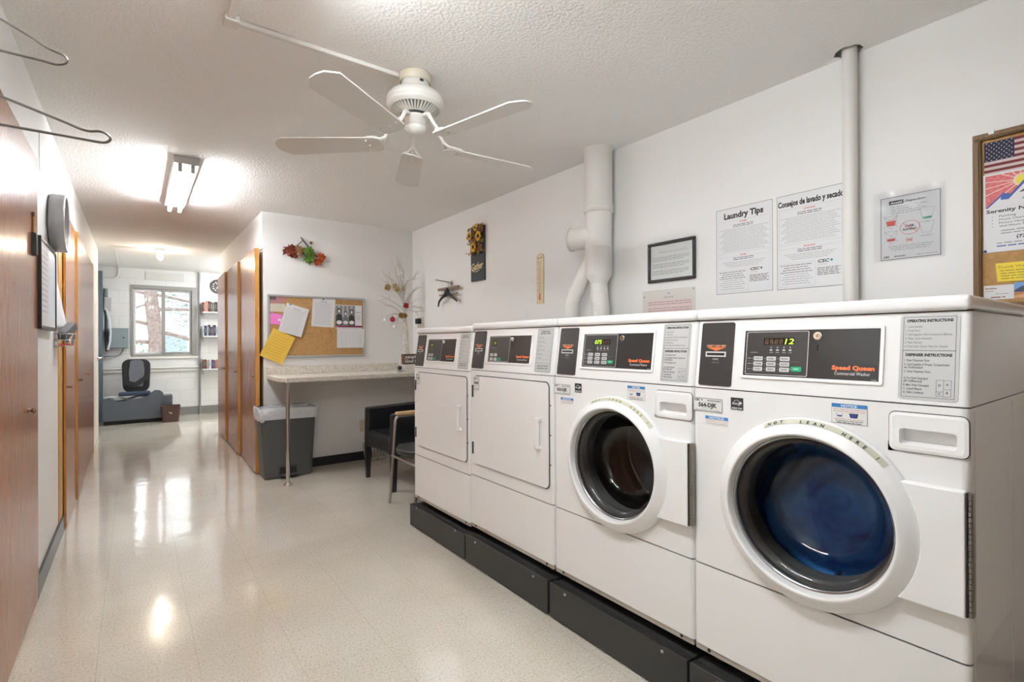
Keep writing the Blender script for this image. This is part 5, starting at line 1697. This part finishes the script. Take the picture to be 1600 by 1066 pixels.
def ornament(name, x, z, r, m_, label, y=4.70, kind='ball'):
    b = MB()
    if kind == 'ball':
        b.sphere((0, 0, 0), r, 14)
        b.tube([(0, 0, r), (0, 0, r + .02)], .0012, 4)
        b.lathe([(.005, r - .002), (.005, r + .004), (.0001, r + .004)], 8)
    else:
        rnd = random.Random(int(x * 1000))
        for i in range(11):
            a = 2 * PI * i / 11; c, s = math.cos(a), math.sin(a); R = r * rnd.uniform(.8, 1.15)
            b.add([(0, -.004, 0), (c * R * .6 - s * R * .3, -.014, s * R * .6 + c * R * .3), (c * R, -.004, s * R), (c * R * .6 + s * R * .3, -.014, s * R * .6 - c * R * .3)], [(0, 1, 2, 3)], 0)
        b.sphere((0, -.008, 0), r * .35, 8)
    o = b.build(name, m_); o.location = (x, y, z)
    tag(o, label, 'ornament', 'ornaments on the twig tree')


GOLD = mat('gold_glitter', (.46, .34, .12), .35, .6)
ornament('flower_ornament', 1.985, 1.715, .038, GOLD, 'gold poinsettia ornament at the left of the twig tree', kind='f')
ornament('flower_ornament', 2.055, 1.735, .030, GOLD, 'smaller gold flower ornament left of centre on the twig tree', kind='f')
ornament('flower_ornament', 2.082, 1.700, .030, GOLD, 'gold flower ornament dangling low beside the two other gold flowers', kind='f')
ornament('ball_ornament', 2.155, 1.715, .022, mat('mirror_gold', (.6, .52, .35), .2, .9), 'shiny gold ball ornament right of the gold flowers')
ornament('flower_ornament', 2.175, 1.545, .034, mat('velvet_red', (.33, .01, .015), .7), 'dark red flower ornament at the middle of the twig tree', kind='f')
ornament('flower_ornament', 2.125, 1.445, .032, mat('bronze_leaf', (.28, .15, .04), .5, .3), 'bronze leaf ornament where the trunk forks', kind='f')
ornament('flower_ornament', 2.165, 1.443, .028, MATS['bronze_leaf'], 'small bronze leaf ornament to the right of the fork', kind='f')
ornament('ball_ornament', 2.035, 1.405, .027, mat('crimson_ball', (.38, .01, .04), .3), 'crimson ball ornament hanging at the lower left of the tree')
ornament('ball_ornament', 2.055, 1.338, .017, PLASTW, 'white ball ornament hanging below the crimson ball')
ornament('ball_ornament', 1.955, 1.395, .013, PLASTW, 'white ball ornament at the far left branch tip')
for i, (x, z) in enumerate(((2.12, 1.86), (2.15, 1.875), (2.185, 1.85), (2.165, 1.81), (2.11, 1.79), (2.21, 1.82))):
    ornament('bead_ornament', x, z, .009, PLASTW, 'small white bead near the top of the twig tree', y=4.735)

# sign block, small box and knick-knacks in front of the tree
t = thing('word_sign', (2.175, 4.60, .965), 'brown wooden block sign with white script words before the twig tree', 'sign')
b = MB().box(-.080, .080, -.03, .03, 0, .098, 0)
T = frame((-.080, -.0305, 0), (1, 0, 0), (0, 0, 1))
b.text('people', .076, .058, .042, 1, .0004, 'c', .135, .02, .25, T=T); b.text('God is', .076, .016, .042, 1, .0004, 'c', .130, .02, .25, T=T)
b.build('sign_block', [mat('sign_brown', (.10, .06, .035), .6), WHITEP], t)
tag(MB().box(2.105, 2.235, 4.555, 4.65, .891, .963).build('white_box', mat('box_white', (.62, .60, .56), .5), bevel=.003, loc=(2.17, 4.6, .89)), 'small white box under the brown word sign on the counter', 'box')
tag(MB().box(2.24, 2.285, 4.56, 4.63, .891, .93).build('trinket_box', mat('trinket_brown', (.07, .045, .03), .5), bevel=.006, loc=(2.26, 4.6, .89)), 'tiny dark box beside the white box on the counter', 'box')
t = thing('trinket', (2.065, 4.60, .8905), 'small dark round trinket left of the white box', 'trinket')
MB().lathe([(.0001, 0), (.022, 0), (.024, .01), (.018, .02), (.0001, .021)], 16).build('base', mat('trinket_glass', (.35, .35, .33), .2), t)
MB().sphere((0, 0, .040), .022, 12).build('ball', BLACKM, t)


# ------------------------------------------------------------------ left wall things
def clock():
    t = thing('wall_clock', (XL, 3.745, 1.845), 'round grey-rimmed wall clock on the left wall above the framed planner', 'clock')
    T = frame((0, 0, 0), (0, 1, 0), (0, 0, 1))
    MB(T).lathe([(.0001, .004), (.150, .004), (.158, .010), (.160, .062), (.156, .070), (.148, .072), (.143, .066), (.141, .040)], 64).build('rim', mat('clock_grey', (.42, .42, .43), .4, .2), t)
    b = MB(T).lathe([(.142, .038), (.0001, .038)], 48, 0)
    for i in range(12):
        a = PI / 2 - i * PI / 6; b.text(str(i or 12), .115 * math.cos(a), .115 * math.sin(a) - .010, .030, 1, .0385, 'c')
    b.build('dial', [WHITEP, INK], t)
    for L, a, w_ in ((.07, 1.2, .005), (.105, 2.6, .004)):
        c, s = math.cos(a), math.sin(a)
        MB(T).poly([(-s * w_, c * w_), (s * w_, -c * w_), (c * L, s * L)], .040, .042).build('hand', BLACK, t)
    MB(T).lathe([(.143, .064), (.0001, .065)], 48).build('glass', CLEAR, t)


clock()


def planner():
    t = thing('framed_planner', (XL, 3.16, 1.25), 'black-framed white planner board on the left wall below the clock', 'planner')
    T = frame((0, .57, 0), (0, -1, 0), (0, 0, 1), (1, 0, 0))
    T = frame((0, 0, 0), (0, 1, 0), (0, 0, 1))
    W, Hh, f = .57, .43, .016
    b = MB(T)
    for a, c, d, e in ((0, W, 0, f), (0, W, Hh - f, Hh), (0, f, f, Hh - f), (W - f, W, f, Hh - f)):
        b.box(a, c, d, e, .001, .028)
    b.build('frame', BLACK, t, bevel=.002)
    b = MB(T).box(f, W - f, f, Hh - f, .001, .023, 0)
    rnd = random.Random(14)
    for i in range(12):
        greek(b, .04, .26, .37 - i * .026, .005, 1, .0235, rnd)
    b.rect(.30, .54, .05, .40, .0233, 2)
    b.build('planner_sheet', [PAPER, INKG, mat('pale_blue_sheet', (.60, .66, .72), .3)], t)


planner()
t = thing('pencil', (XL + .018, 3.02, 1.60), 'brown pencil standing in a black wall clip beside the planner', 'pencil')
MB().tube([(0, 0, .0), (0, 0, .135)], .0042, 6).build('barrel', mat('pencil_brown', (.40, .20, .06), .5), t)
MB().tube([(0, 0, .135), (0, 0, .155)], .0045, 8).build('eraser', mat('eraser_dark', (.10, .05, .05), .6), t)
tag(MB().box(XL, XL + .030, 2.995, 3.045, 1.565, 1.665).build('wall_clip', BLACKM, bevel=.008, loc=(XL, 3.02, 1.6)), 'black plastic clip on the left wall holding a pencil', 'clip')
V, F = [], []
for i in range(13):
    z = 1.262 + .318 * i / 12
    for j in range(7):
        y = 3.80 + .20 * j / 6
        V.append((XL + .003 + .045 * (j / 6) ** 2 * (1 - i / 12) ** 1.3 + .004 * (1 - i / 12), y + .03 * (1 - i / 12), z))
for i in range(12):
    for j in range(6):
        a = i * 7 + j; F.append((a, a + 1, a + 8, a + 7))
o = MB().add(V, F, 0, True).build('curled_paper', PAPER, solid=.0008, loc=(XL, 3.8, 1.4))
tag(o, 'curling white sheet on the left wall just past the planner', 'paper')


def wire_basket():
    t = thing('wire_basket', (XL, 3.86, 1.165), 'small wire basket on the left wall holding marker and eraser', 'basket')
    x1, y1, h = .085, .20, .072
    b = MB()
    for z, s in ((0, .85), (h * .5, .93), (h, 1.0)):
        b.tube([(.004, y1 * (1 - s) / 2, z), (x1 * s, y1 * (1 - s) / 2, z), (x1 * s, y1 - y1 * (1 - s) / 2, z), (.004, y1 - y1 * (1 - s) / 2, z)], .0022, 6, closed=True)
    for i in range(9):
        f = i / 8
        ya, yb = y1 * .075 + y1 * .85 * f, y1 * f
        b.tube([(.006, ya, 0), (x1 * .85, ya, 0), (x1, yb, h)], .0014, 5)
    for i in range(4):
        f = i / 3
        for s in (0, 1):
            b.tube([(x1 * .85 * f + .004 * (1 - f), y1 * .075 + y1 * .85 * s, 0), (x1 * f + .004 * (1 - f), y1 * s, h)], .0014, 5)
    b.build('wire_cage', CHROME, t)


wire_basket()
tag(MB(frame((XL + .038, 3.90, 1.20), (.30, .80, .50), (-.1, -.45, .8))).box(0, .13, 0, .05, -.022, .022).build('board_eraser', mat('eraser_grey', (.11, .11, .115), .7), bevel=.005), 'grey board eraser leaning in the wire basket', 'eraser')
o = MB(frame((XL + .050, 3.99, 1.19), (0, .5, .87), (0, -.87, .5))).tube([(0, 0, 0), (.13, 0, 0)], .008, 10).build('marker', mat('teal_marker', (.02, .18, .18), .4)); tag(o, 'teal marker pen standing in the wire basket', 'marker')
tag(MB().box(XL + .02, XL + .07, 3.89, 4.02, 1.170, 1.182).build('red_marker', RED, bevel=.003, loc=(XL + .04, 3.95, 1.17)), 'red marker lying at the bottom of the wire basket', 'marker')
t = thing('wall_wire', (XL, 3.32, 2.02), 'thin loose wire hanging down the left wall above the planner', 'wire')
MB().tube([(.004, 0, .19), (.004, 0, .05), (.006, 0, 0)], .0016, 6).tube([(.006, 0, 0), (.012, .03, -.02), (.02, .06, -.055)], .0008, 4).build('wire', STEEL, t)


# two wire clothes hangers on wall pegs
def wire_hanger(tip, left, zc, peg_z, notch, label, rise, gp):
    cxm = (tip[0] + left) / 2
    t = thing('wire_hanger', (cxm, tip[1], zc), label, 'hanger', 0, None)
    L = (tip[0] - left) / 2
    r = .0105
    P = []
    up = rise * (L - .03)
    P += [(-.006, 0, up + .010), (-L + .035, 0, .030), (-L + .018, 0, .024), (-L + .006, 0, .022), (-L, 0, .012), (-L + .008, 0, .001), (-L + .03, 0, 0)]
    P += [(L - .03, 0, 0), (L - .008, 0, .0005), (L, 0, .0075), (L - .005, 0, .0145), (L - .013, 0, .0160), (L - .024, 0, .0135), (L - .034, 0, .0145), (L - .050, 0, .0195), (.006, 0, up + .010)] if notch else [(L - .03, 0, 0), (L - .014, 0, -.0008), (L - .003, 0, .004), (L, 0, .011), (L - .005, 0, .0175), (L - .014, 0, .0195), (L - .026, 0, .0235), (L - .040, 0, .0315), (.006, 0, up + .010)]
    def smooth(P, n=5):
        out = []
        for i in range(len(P) - 1):
            p0, p1, p2, p3 = [Vector(P[max(0, min(len(P) - 1, i + q))]) for q in (-1, 0, 1, 2)]
            for j in range(n):
                u = j / n
                out.append(.5 * ((2 * p1) + (p2 - p0) * u + (2 * p0 - 5 * p1 + 4 * p2 - p3) * u * u + (3 * p1 - p0 - 3 * p2 + p3) * u ** 3))
        return out + [Vector(P[-1])]
    mid = (-.0, 0, 0)
    P = P[:3] + smooth(P[3:7]) [0:] + smooth(P[7:-1]) + P[-1:]
    b = MB().tube(P, .0019, 8, closed=False)
    hk = [(0, 0, up + .008), (0, 0, up + .035)] + [(.016 * math.cos(a) - .0, 0, up + .055 + .016 * math.sin(a)) for a in [math.radians(q) for q in range(-60, 200, 20)]]
    b.tube(hk, .0019, 8)
    b.build('wire', WIRE, t)
    pz = zc + up + .055 + .016 - .0019 - .007
    p = thing('wall_peg', (XL, tip[1], pz), gp, 'peg')
    MB().tube([(0, 0, 0), (cxm - XL + .03, 0, 0)], .0065, 10).build('peg_rod', CHROME, p)
    MB().lathe([(.0001, .004), (.018, .004), (.018, 0)], 16, T=frame((0, 0, 0), (0, 1, 0), (0, 0, 1))).build('flange', CHROME, p)


wire_hanger((-.028, .965), -.345, 1.478, 1.6, True, 'wire clothes hanger, lower one jutting in from the left edge', .30, 'steel wall peg carrying the lower wire hanger')
wire_hanger((-.086, 1.085), -.345, 1.628, 1.8, False, 'wire clothes hanger, upper one jutting in from the left edge', .60, 'steel wall peg carrying the upper wire hanger')


# ------------------------------------------------------------------ far bay
def far_bay():
    t = thing('metal_locker', (-.68, 9.85, 0), 'tall grey-blue metal cabinet at the far left, beside the window wall', 'cabinet')
    MB().box(-.30, .295, -.085, .085, 0, 2.27).build('locker_body', GREYBLUE, t, bevel=.004)
    MB().box(-.28, .27, -.092, -.085, .06, 2.22).build('locker_door', GREYBLUE, t, bevel=.002)
    t = thing('electrical_box', (-.188, YF, 1.11), 'grey electrical box mounted left of the window', 'electrical box')
    MB().box(-.114, .114, -.12, 0, 0, .305).build('box_body', GREYBOX, t, bevel=.004)
    MB().box(-.110, .110, -.126, -.12, .006, .299).build('box_lid', GREYBOX, t, bevel=.002)
    MB().box(.040, .062, -.132, -.126, .148, .168).build('latch', BLACKM, t)
    t = thing('meter_box', (-.325, YF, 1.69), 'small white switch box on the far wall above the grey box', 'electrical box')
    MB().box(-.045, .040, -.07, 0, 0, .195).build('box_body', mat('meter_grey', (.45, .47, .48), .4), t, bevel=.004)
    MB().box(-.05, .0, -.05, 0, .20, .33).build('upper_fitting', GREYBOX, t, bevel=.01)
    o = MB().tube([(-.36, YF - .15, 1.70), (-.335, YF - .15, 1.68), (-.305, YF - .15, 1.52), (-.292, YF - .15, 1.35), (-.300, YF - .15, 1.20), (-.325, YF - .15, 1.08)], .014, 8).build('looped_cable', mat('pale_cable', (.55, .57, .60), .5), loc=(-.3, YF - .1, 1.4))
    tag(o, 'thick pale cable hanging in a curve beside the grey electrical box', 'cable')
    o = MB().tube([(-.352, YF - .06, 1.685), (-.345, YF - .06, 1.62), (-.345, YF - .06, 1.30), (-.335, YF - .06, 1.06)], .022, 6).build('dark_cable', mat('dark_cable_grey', (.07, .08, .10), .6), loc=(-.34, YF - .06, 1.4))
    tag(o, 'dark cable bundle hanging behind the pale looped cable', 'cable')
    o = MB().tube([(-.14, YF - .05, 1.11), (-.145, YF - .05, 1.07), (-.175, YF - .05, 1.01), (-.22, YF - .05, .985), (-.38, YF - .05, .98)], .011, 8).build('flexible_conduit', GREYBOX, loc=(-.2, YF - .05, 1.0))
    tag(o, 'curved grey conduit leaving the bottom of the electrical box', 'conduit')
    for z, lb in ((.785, 'upper of two thin white pipes along the far wall'), (.735, 'lower of two thin white pipes along the far wall')):
        tag(MB().tube([(-.39, YF - .02, z), (.86, YF - .02, z)], .011, 8).build('wall_pipe', PIPEP, loc=(.2, YF - .02, z)), lb, 'pipe')
    tag(MB().tube([(.872, YF - .03, 0), (.872, YF - .03, CEIL)], .016, 10).build('standpipe', mat('dull_steel', (.30, .30, .31), .5, .5), loc=(.872, YF - .03, 0)), 'vertical grey pipe between the window and the bookshelves', 'pipe')
    # long low box with a scalloped front, seat back resting on it
    t = thing('storage_bench', (0, 9.45, 0), 'long low slate-grey box on the floor under the window', 'bench')
    P = [(-.372, .06), (.352, .06), (.352, .385), (.34, .44), (.30, .475), (.24, .48), (.19, .44), (.16, .40), (.05, .37), (-.10, .345), (-.20, .335), (-.25, .37), (-.30, .385), (-.372, .385)]
    MB(frame((0, -.135, 0), (1, 0, 0), (0, 0, 1))).poly(P, 0, .02).build('front_panel', SLATEG, t)
    MB().box(-.372, .352, -.133, .16, .06, .33).build('box_body', SLATEG, t, bevel=.003)
    MB().box(.352, .465, -.10, .16, .0, .385).build('end_box', SLATEG, t, bevel=.003)
    MB().box(-.36, .34, -.10, .15, 0, .06).build('plinth', BLACKM, t)
    V, F = [], []
    rnd = random.Random(8)
    for i in range(9):
        for j in range(25):
            x = -.36 + .70 * j / 24; y = -.11 + .26 * i / 8
            V.append((x, 9.45 + y, .345 + .045 * abs(math.sin(x * 9 + .8)) + .012 * math.sin(i * 1.4 + j * .9) + (.07 if x > .16 else 0) * math.sin(PI * (x - .16) / .19)))
    for i in range(8):
        for j in range(24):
            a = i * 25 + j; F.append((a, a + 1, a + 26, a + 25))
    tag(MB().add(V, F, 0, True).build('crumpled_sheet', mat('pale_sheet', (.55, .57, .60), .7), solid=.002, loc=(0, 9.45, .35)), 'crumpled pale sheet spread over the low grey box', 'sheet')
    t = thing('seat_shell', (.02, 9.50, .41), 'black chair seat and back with grey centre resting on the low box', 'chair')
    T = frame((0, .10, .03), (1, 0, 0), (0, .10, 1))
    def shellp(w0, w1, hh, r, z0, z1, name, m_, y0=0.0):
        P = []
        pts = rrect(-w1 / 2, w1 / 2, y0, hh, r, 6)
        MB(T).poly([(x * (1 - .10 * (1 - (y - y0) / (hh - y0))), y) for x, y in pts], z0, z1).build(name, m_, t, bevel=.018, seg=3)
    shellp(.30, .36, .50, .10, -.03, .03, 'backrest', mat('black_fabric', (.012, .012, .014), .8))
    P = [(-.08, .08), (-.095, .30), (-.075, .47), (-.03, .485), (.05, .485), (.085, .46), (.10, .33), (.08, .08)]
    MB(T).poly(P, .028, .040).build('centre_panel', FABG, t, bevel=.006)
    MB(T).add([(-.15, .12, .045), (-.02, .06, .060), (.16, .20, .045), (.15, .28, .042), (-.02, .145, .055), (-.15, .19, .042)], [(0, 1, 4, 5), (1, 2, 3, 4)]).build('strap', MATS['black_fabric'], t, solid=.006)
    MB().box(-.21, .17, -.20, .08, .0, .045).build('seat_pad', mat('navy_fabric', (.02, .035, .07), .8), t, bevel=.015, seg=3)
    # bin
    t = thing('waste_basket', (.433, 9.205, 0), 'small dark brown waste basket with a white sticker, by the low box', 'waste basket')
    b = MB()
    A, B = rrect(-.100, .100, -.08, .08, .02, 4), rrect(-.122, .122, -.09, .09, .025, 4); n = len(A)
    b.add([(x, y, 0) for x, y in A] + [(x, y, .245) for x, y in B] + [(x * .96, y * .95, .245) for x, y in B] + [(x * .95, y * .94, .01) for x, y in A], [(k * n + i, k * n + (i + 1) % n, (k + 1) * n + (i + 1) % n, (k + 1) * n + i) for k in range(3) for i in range(n)] + [tuple(range(3 * n, 4 * n)), tuple(range(n))[::-1]], 0)
    b.build('bin_body', mat('brown_leatherette', (.060, .028, .022), .45), t)
    MB(frame((-.03, -.0835, .15), (1, -0, -.7), (.7, .08, 1))).box(0, .045, 0, .022, .001, .003).build('sticker', WHITEP, t)
    # emblem clock
    t = thing('wall_clock', (1.145, YF, 2.142), 'round black wall clock on the far wall above the top bookshelf', 'clock')
    T = frame((0, 0, 0), (1, 0, 0), (0, 0, 1))
    MB(T).lathe([(.0001, .004), (.112, .004), (.118, .012), (.116, .03), (.108, .034), (.102, .026)], 40).build('rim', BLACK, t)
    b = MB(T).lathe([(.104, .024), (.0001, .024)], 32, 0)
    for i in range(12):
        a = i * PI / 6; b.rect(.075 * math.cos(a) - .008, .075 * math.cos(a) + .008, .075 * math.sin(a) - .008, .075 * math.sin(a) + .008, .0245, 1)
    b.text('12', 0, .03, .06, 1, .0246, 'c'); b.poly([(-.03, -.04), (.04, -.01), (.0, .02)], .0247, m=1)
    b.build('dial', [DARKP, WHITEP], t)


far_bay()


def shelves():
    data = [(1.700, .19, 'top', .70), (1.300, .185, 'middle', .70), (.752, .165, 'bottom', .70)]
    names = {'black': (.012, .012, .014), 'dark red': (.12, .025, .025), 'navy': (.02, .03, .08), 'grey': (.25, .26, .28), 'white': (.6, .6, .58), 'orange': (.42, .16, .07), 'teal': (.08, .22, .24), 'brown': (.14, .07, .04), 'pink': (.36, .16, .15), 'dark green': (.04, .10, .06), 'pale blue': (.35, .45, .52), 'purple': (.09, .05, .11)}
    seqs = [['dark red', 'pink', 'orange', 'black', 'dark red', 'dark green', 'black', 'brown', 'black', 'grey', 'dark red', 'black'],
            ['white', 'navy', 'grey', 'black', 'navy', 'purple', 'black', 'pale blue', 'teal', 'pale blue', 'dark green', 'navy'],
            ['brown', 'dark red', 'grey', 'white', 'navy', 'purple', 'pink', 'orange', 'orange', 'brown', 'white', 'dark red']]
    ordn = ['first', 'second', 'third', 'fourth', 'fifth', 'sixth', 'seventh', 'eighth', 'ninth', 'tenth', 'eleventh', 'twelfth']
    for si, (z, hh, nm, ln) in enumerate(data):
        t = thing('wall_shelf', (.90, YF, z), 'white wall shelf of books on the far wall, %s of three' % {'top': 'topmost', 'middle': 'middle', 'bottom': 'lowest'}[nm], 'shelf', 0, 'bookshelves on the far wall')
        MB().box(0, ln, -.20, -.001, -.02, 0).build('shelf_board', mat('shelf_white', (.62, .63, .65), .5), t, bevel=.002)
        b = MB()
        for x in (.01, ln - .03):
            b.box(x, x + .02, -.012, -.001, -.10, -.02).box(x, x + .02, -.17, -.012, -.035, -.02)
        b.build('bracket', STEEL, t)
        if nm == 'top':
            tag(MB().box(1.04, 1.24, YF - .16, YF - .02, z - .075, z - .0205 - .03).box(1.04, 1.24, YF - .16, YF - .15, z - .06, z - .0505).build('shelf_rail', mat('rail_white', (.66, .66, .66), .4), loc=(1.1, YF, z)), 'white rail under the topmost bookshelf', 'rail') if False else None
        rnd = random.Random(si + 31)
        x = .908
        for i, c in enumerate(seqs[si]):
            w_ = rnd.uniform(.019, .034); h_ = hh * rnd.uniform(.82, 1.0); d_ = rnd.uniform(.12, .15)
            o = thing('book', (x, YF - .02, z), '%s paperback, %s from the left on the %s shelf' % (c, ordn[i], {'top': 'topmost', 'middle': 'middle', 'bottom': 'lowest'}[nm]), 'book', 0, 'paperbacks on the %s shelf' % nm)
            col = mat('cover_' + c.replace(' ', '_'), names[c], .5)
            bb = MB().box(0, .0015, -d_, 0, 0, h_).box(w_ - .0015, w_, -d_, 0, 0, h_).box(0, w_, -d_ - .001, -d_ + .001, 0, h_, 0)
            bb.rect(w_ * .38, w_ * .62, h_ * .30, h_ * .75, 0, 1, T=frame((0, -d_ - .0014, 0), (1, 0, 0), (0, 0, 1)))
            bb.build('cover', [col, mat('spine_print_' + ('light' if sum(names[c]) < .9 else 'dark'), (.22, .21, .19) if sum(names[c]) < .9 else (.1, .1, .12), .5)], o)
            MB().box(.0016, w_ - .0016, -d_ + .002, -.002, .002, h_ - .002).build('pages', PAPERC, o)
            x += w_ + .0015


shelves()


# ------------------------------------------------------------------ outside the window
def outside():
    g = MB().add([(-20, -4, -.9), (22, -4, -.9), (22, 46, -.9), (-20, 46, -.9)], [(0, 1, 2, 3)])
    o = g.build('ground', mat('frosted_grass', (.50, .50, .44), .9, vary=(1.2, (.88, .88, .88), .15)))
    struct(o)
    BARK = mat('pine_bark', (.20, .155, .14), .9, vary=(14, (.34, .27, .25), .2), bump=(18, 1.0, .03))
    rnd = random.Random(17)
    t = thing('pine_tree', (.27, 12.6, -.9), 'rough-barked pine tree just outside the window', 'tree')
    P = [(0, 0, 0), (-.02, 0, .9), (.06, 0, 1.6), (.08, 0, 2.2), (.0, 0, 3.0), (-.03, 0, 4.2), (0, 0, 6)]
    MB().tube(P, [.19, .14, .12, .13, .115, .11, .09], 14).build('trunk', BARK, t)
    b = MB()
    for x, z, ex, ez, r, ey in ((0, 2.45, -1.2, 2.40, .035, -.3), (0, 2.10, -1.1, 1.9, .04, -.4), (0, 3.05, -1.3, 3.25, .03, .3), (.0, 3.1, 1.9, 2.4, .03, -.5), (.05, 2.75, 1.8, 2.62, .04, -.6), (0, 2.3, 1.7, 1.75, .045, -.5), (0, 1.95, 1.5, 1.2, .03, -.7), (0, 3.3, 1.5, 3.15, .03, .2), (0, 1.7, -1.0, 1.55, .025, 0), (0, 2.9, -1.0, 2.2, .018, -.4), (0, 3.6, 1.4, 2.6, .02, .4)):
        n = 7; Q = []
        for i in range(n):
            f = i / (n - 1); Q.append((x + (ex - x) * f, ey * f, z + (ez - z) * f + .07 * math.sin(f * 5) + rnd.uniform(-.02, .02)))
        b.tube(Q, [r * (1 - .7 * i / (n - 1)) for i in range(n)], 7)
        for k in range(7):
            i = rnd.randint(2, n - 1); q = Vector(Q[i]); e = q + Vector((rnd.uniform(-.3, .3), rnd.uniform(-.2, .2), rnd.uniform(-.25, .3)))
            b.tube([q, q.lerp(e, .5) + Vector((0, 0, .03)), e], [.008, .006, .003], 4)
    b.build('branch', BARK, t)
    b = MB()
    for i in range(5200):
        s = rnd.choice((-1, 1)); x = s * rnd.uniform(.25, 1.8); z = rnd.uniform(1.5, 4.4)
        if rnd.random() < .5 and z < 2.7:
            continue
        y = rnd.uniform(-.6, .8); L = rnd.uniform(.05, .14)
        a, c = rnd.uniform(0, 2 * PI), rnd.uniform(-.6, .6)
        d = Vector((math.cos(a) * math.cos(c), math.sin(a) * math.cos(c), math.sin(c))) * L; w_ = d.cross(Vector((.3, .7, .6))).normalized() * .009
        p = Vector((x, y, z)); b.add([p - w_, p + w_, p + d], [(0, 1, 2)], rnd.randint(0, 1))
    o = b.build('needles', [mat('needle_green', (.13, .19, .16), .8), mat('needle_frost', (.42, .50, .50), .8)], t); o['kind'] = 'stuff'
    # house across the yard
    t = thing('house', (5.2, 30, -.6), 'pale house with a sloping roof seen through the window', 'house')
    b = MB().box(-5.5, 4, 0, 7, 0, 3.0)
    b.build('wall', mat('pale_siding', (.80, .80, .77), .8), t)
    MB().add([(-6, -.5, 2.9), (4.5, -.5, 2.9), (4.5, 3.5, 5.2), (-6, 3.5, 5.2), (-6, 7.5, 2.9), (4.5, 7.5, 2.9)], [(0, 1, 2, 3), (3, 2, 5, 4), (0, 3, 4), (1, 5, 2)]).build('roof', mat('grey_roof', (.34, .36, .38), .8), t)
    for x in (-4.2, -2.2, 0.2):
        MB().box(x, x + 1.1, -.03, .02, 1.0, 2.2).build('window', mat('pale_window', (.30, .36, .38), .3), t)
    for x, y, s in ((-2.6, 24, 1.4), (-.8, 27, 1.7), (1.8, 24, 1.0), (-6.5, 20, 1.6), (5.2, 21, 1.2)):
        t = thing('shrub', (x, y, -.75), {-2.6: 'frosty green shrub left of the pine trunk outside', -.8: 'tall shrub behind the pine trunk outside', 1.8: 'low shrub before the pale house outside', -6.5: 'broad shrub at the far left outside', 5.2: 'shrub at the right before the pale house'}[x], 'shrub')
        b = MB()
        for i in range(900):
            a, c, r = rnd.uniform(0, 2 * PI), rnd.uniform(-.2, 1.4), s * rnd.uniform(.5, 1.0)
            p = Vector((math.cos(a) * math.cos(c) * r, math.sin(a) * math.cos(c) * r, .2 + math.sin(c) * r * 1.3)); d = Vector((rnd.uniform(-1, 1), rnd.uniform(-1, 1), rnd.uniform(-1, 1))).normalized() * .16
            w_ = d.cross(Vector((.2, .5, .8))).normalized() * .06
            b.add([p - w_, p + w_, p + d], [(0, 1, 2)], 0)
        b.build('foliage', mat('frost_green', (.22, .32, .22), .8), t)
        MB().tube([(0, 0, 0), (0, 0, s * .9)], .07 * s, 8).build('stem', BARK, t)


outside()
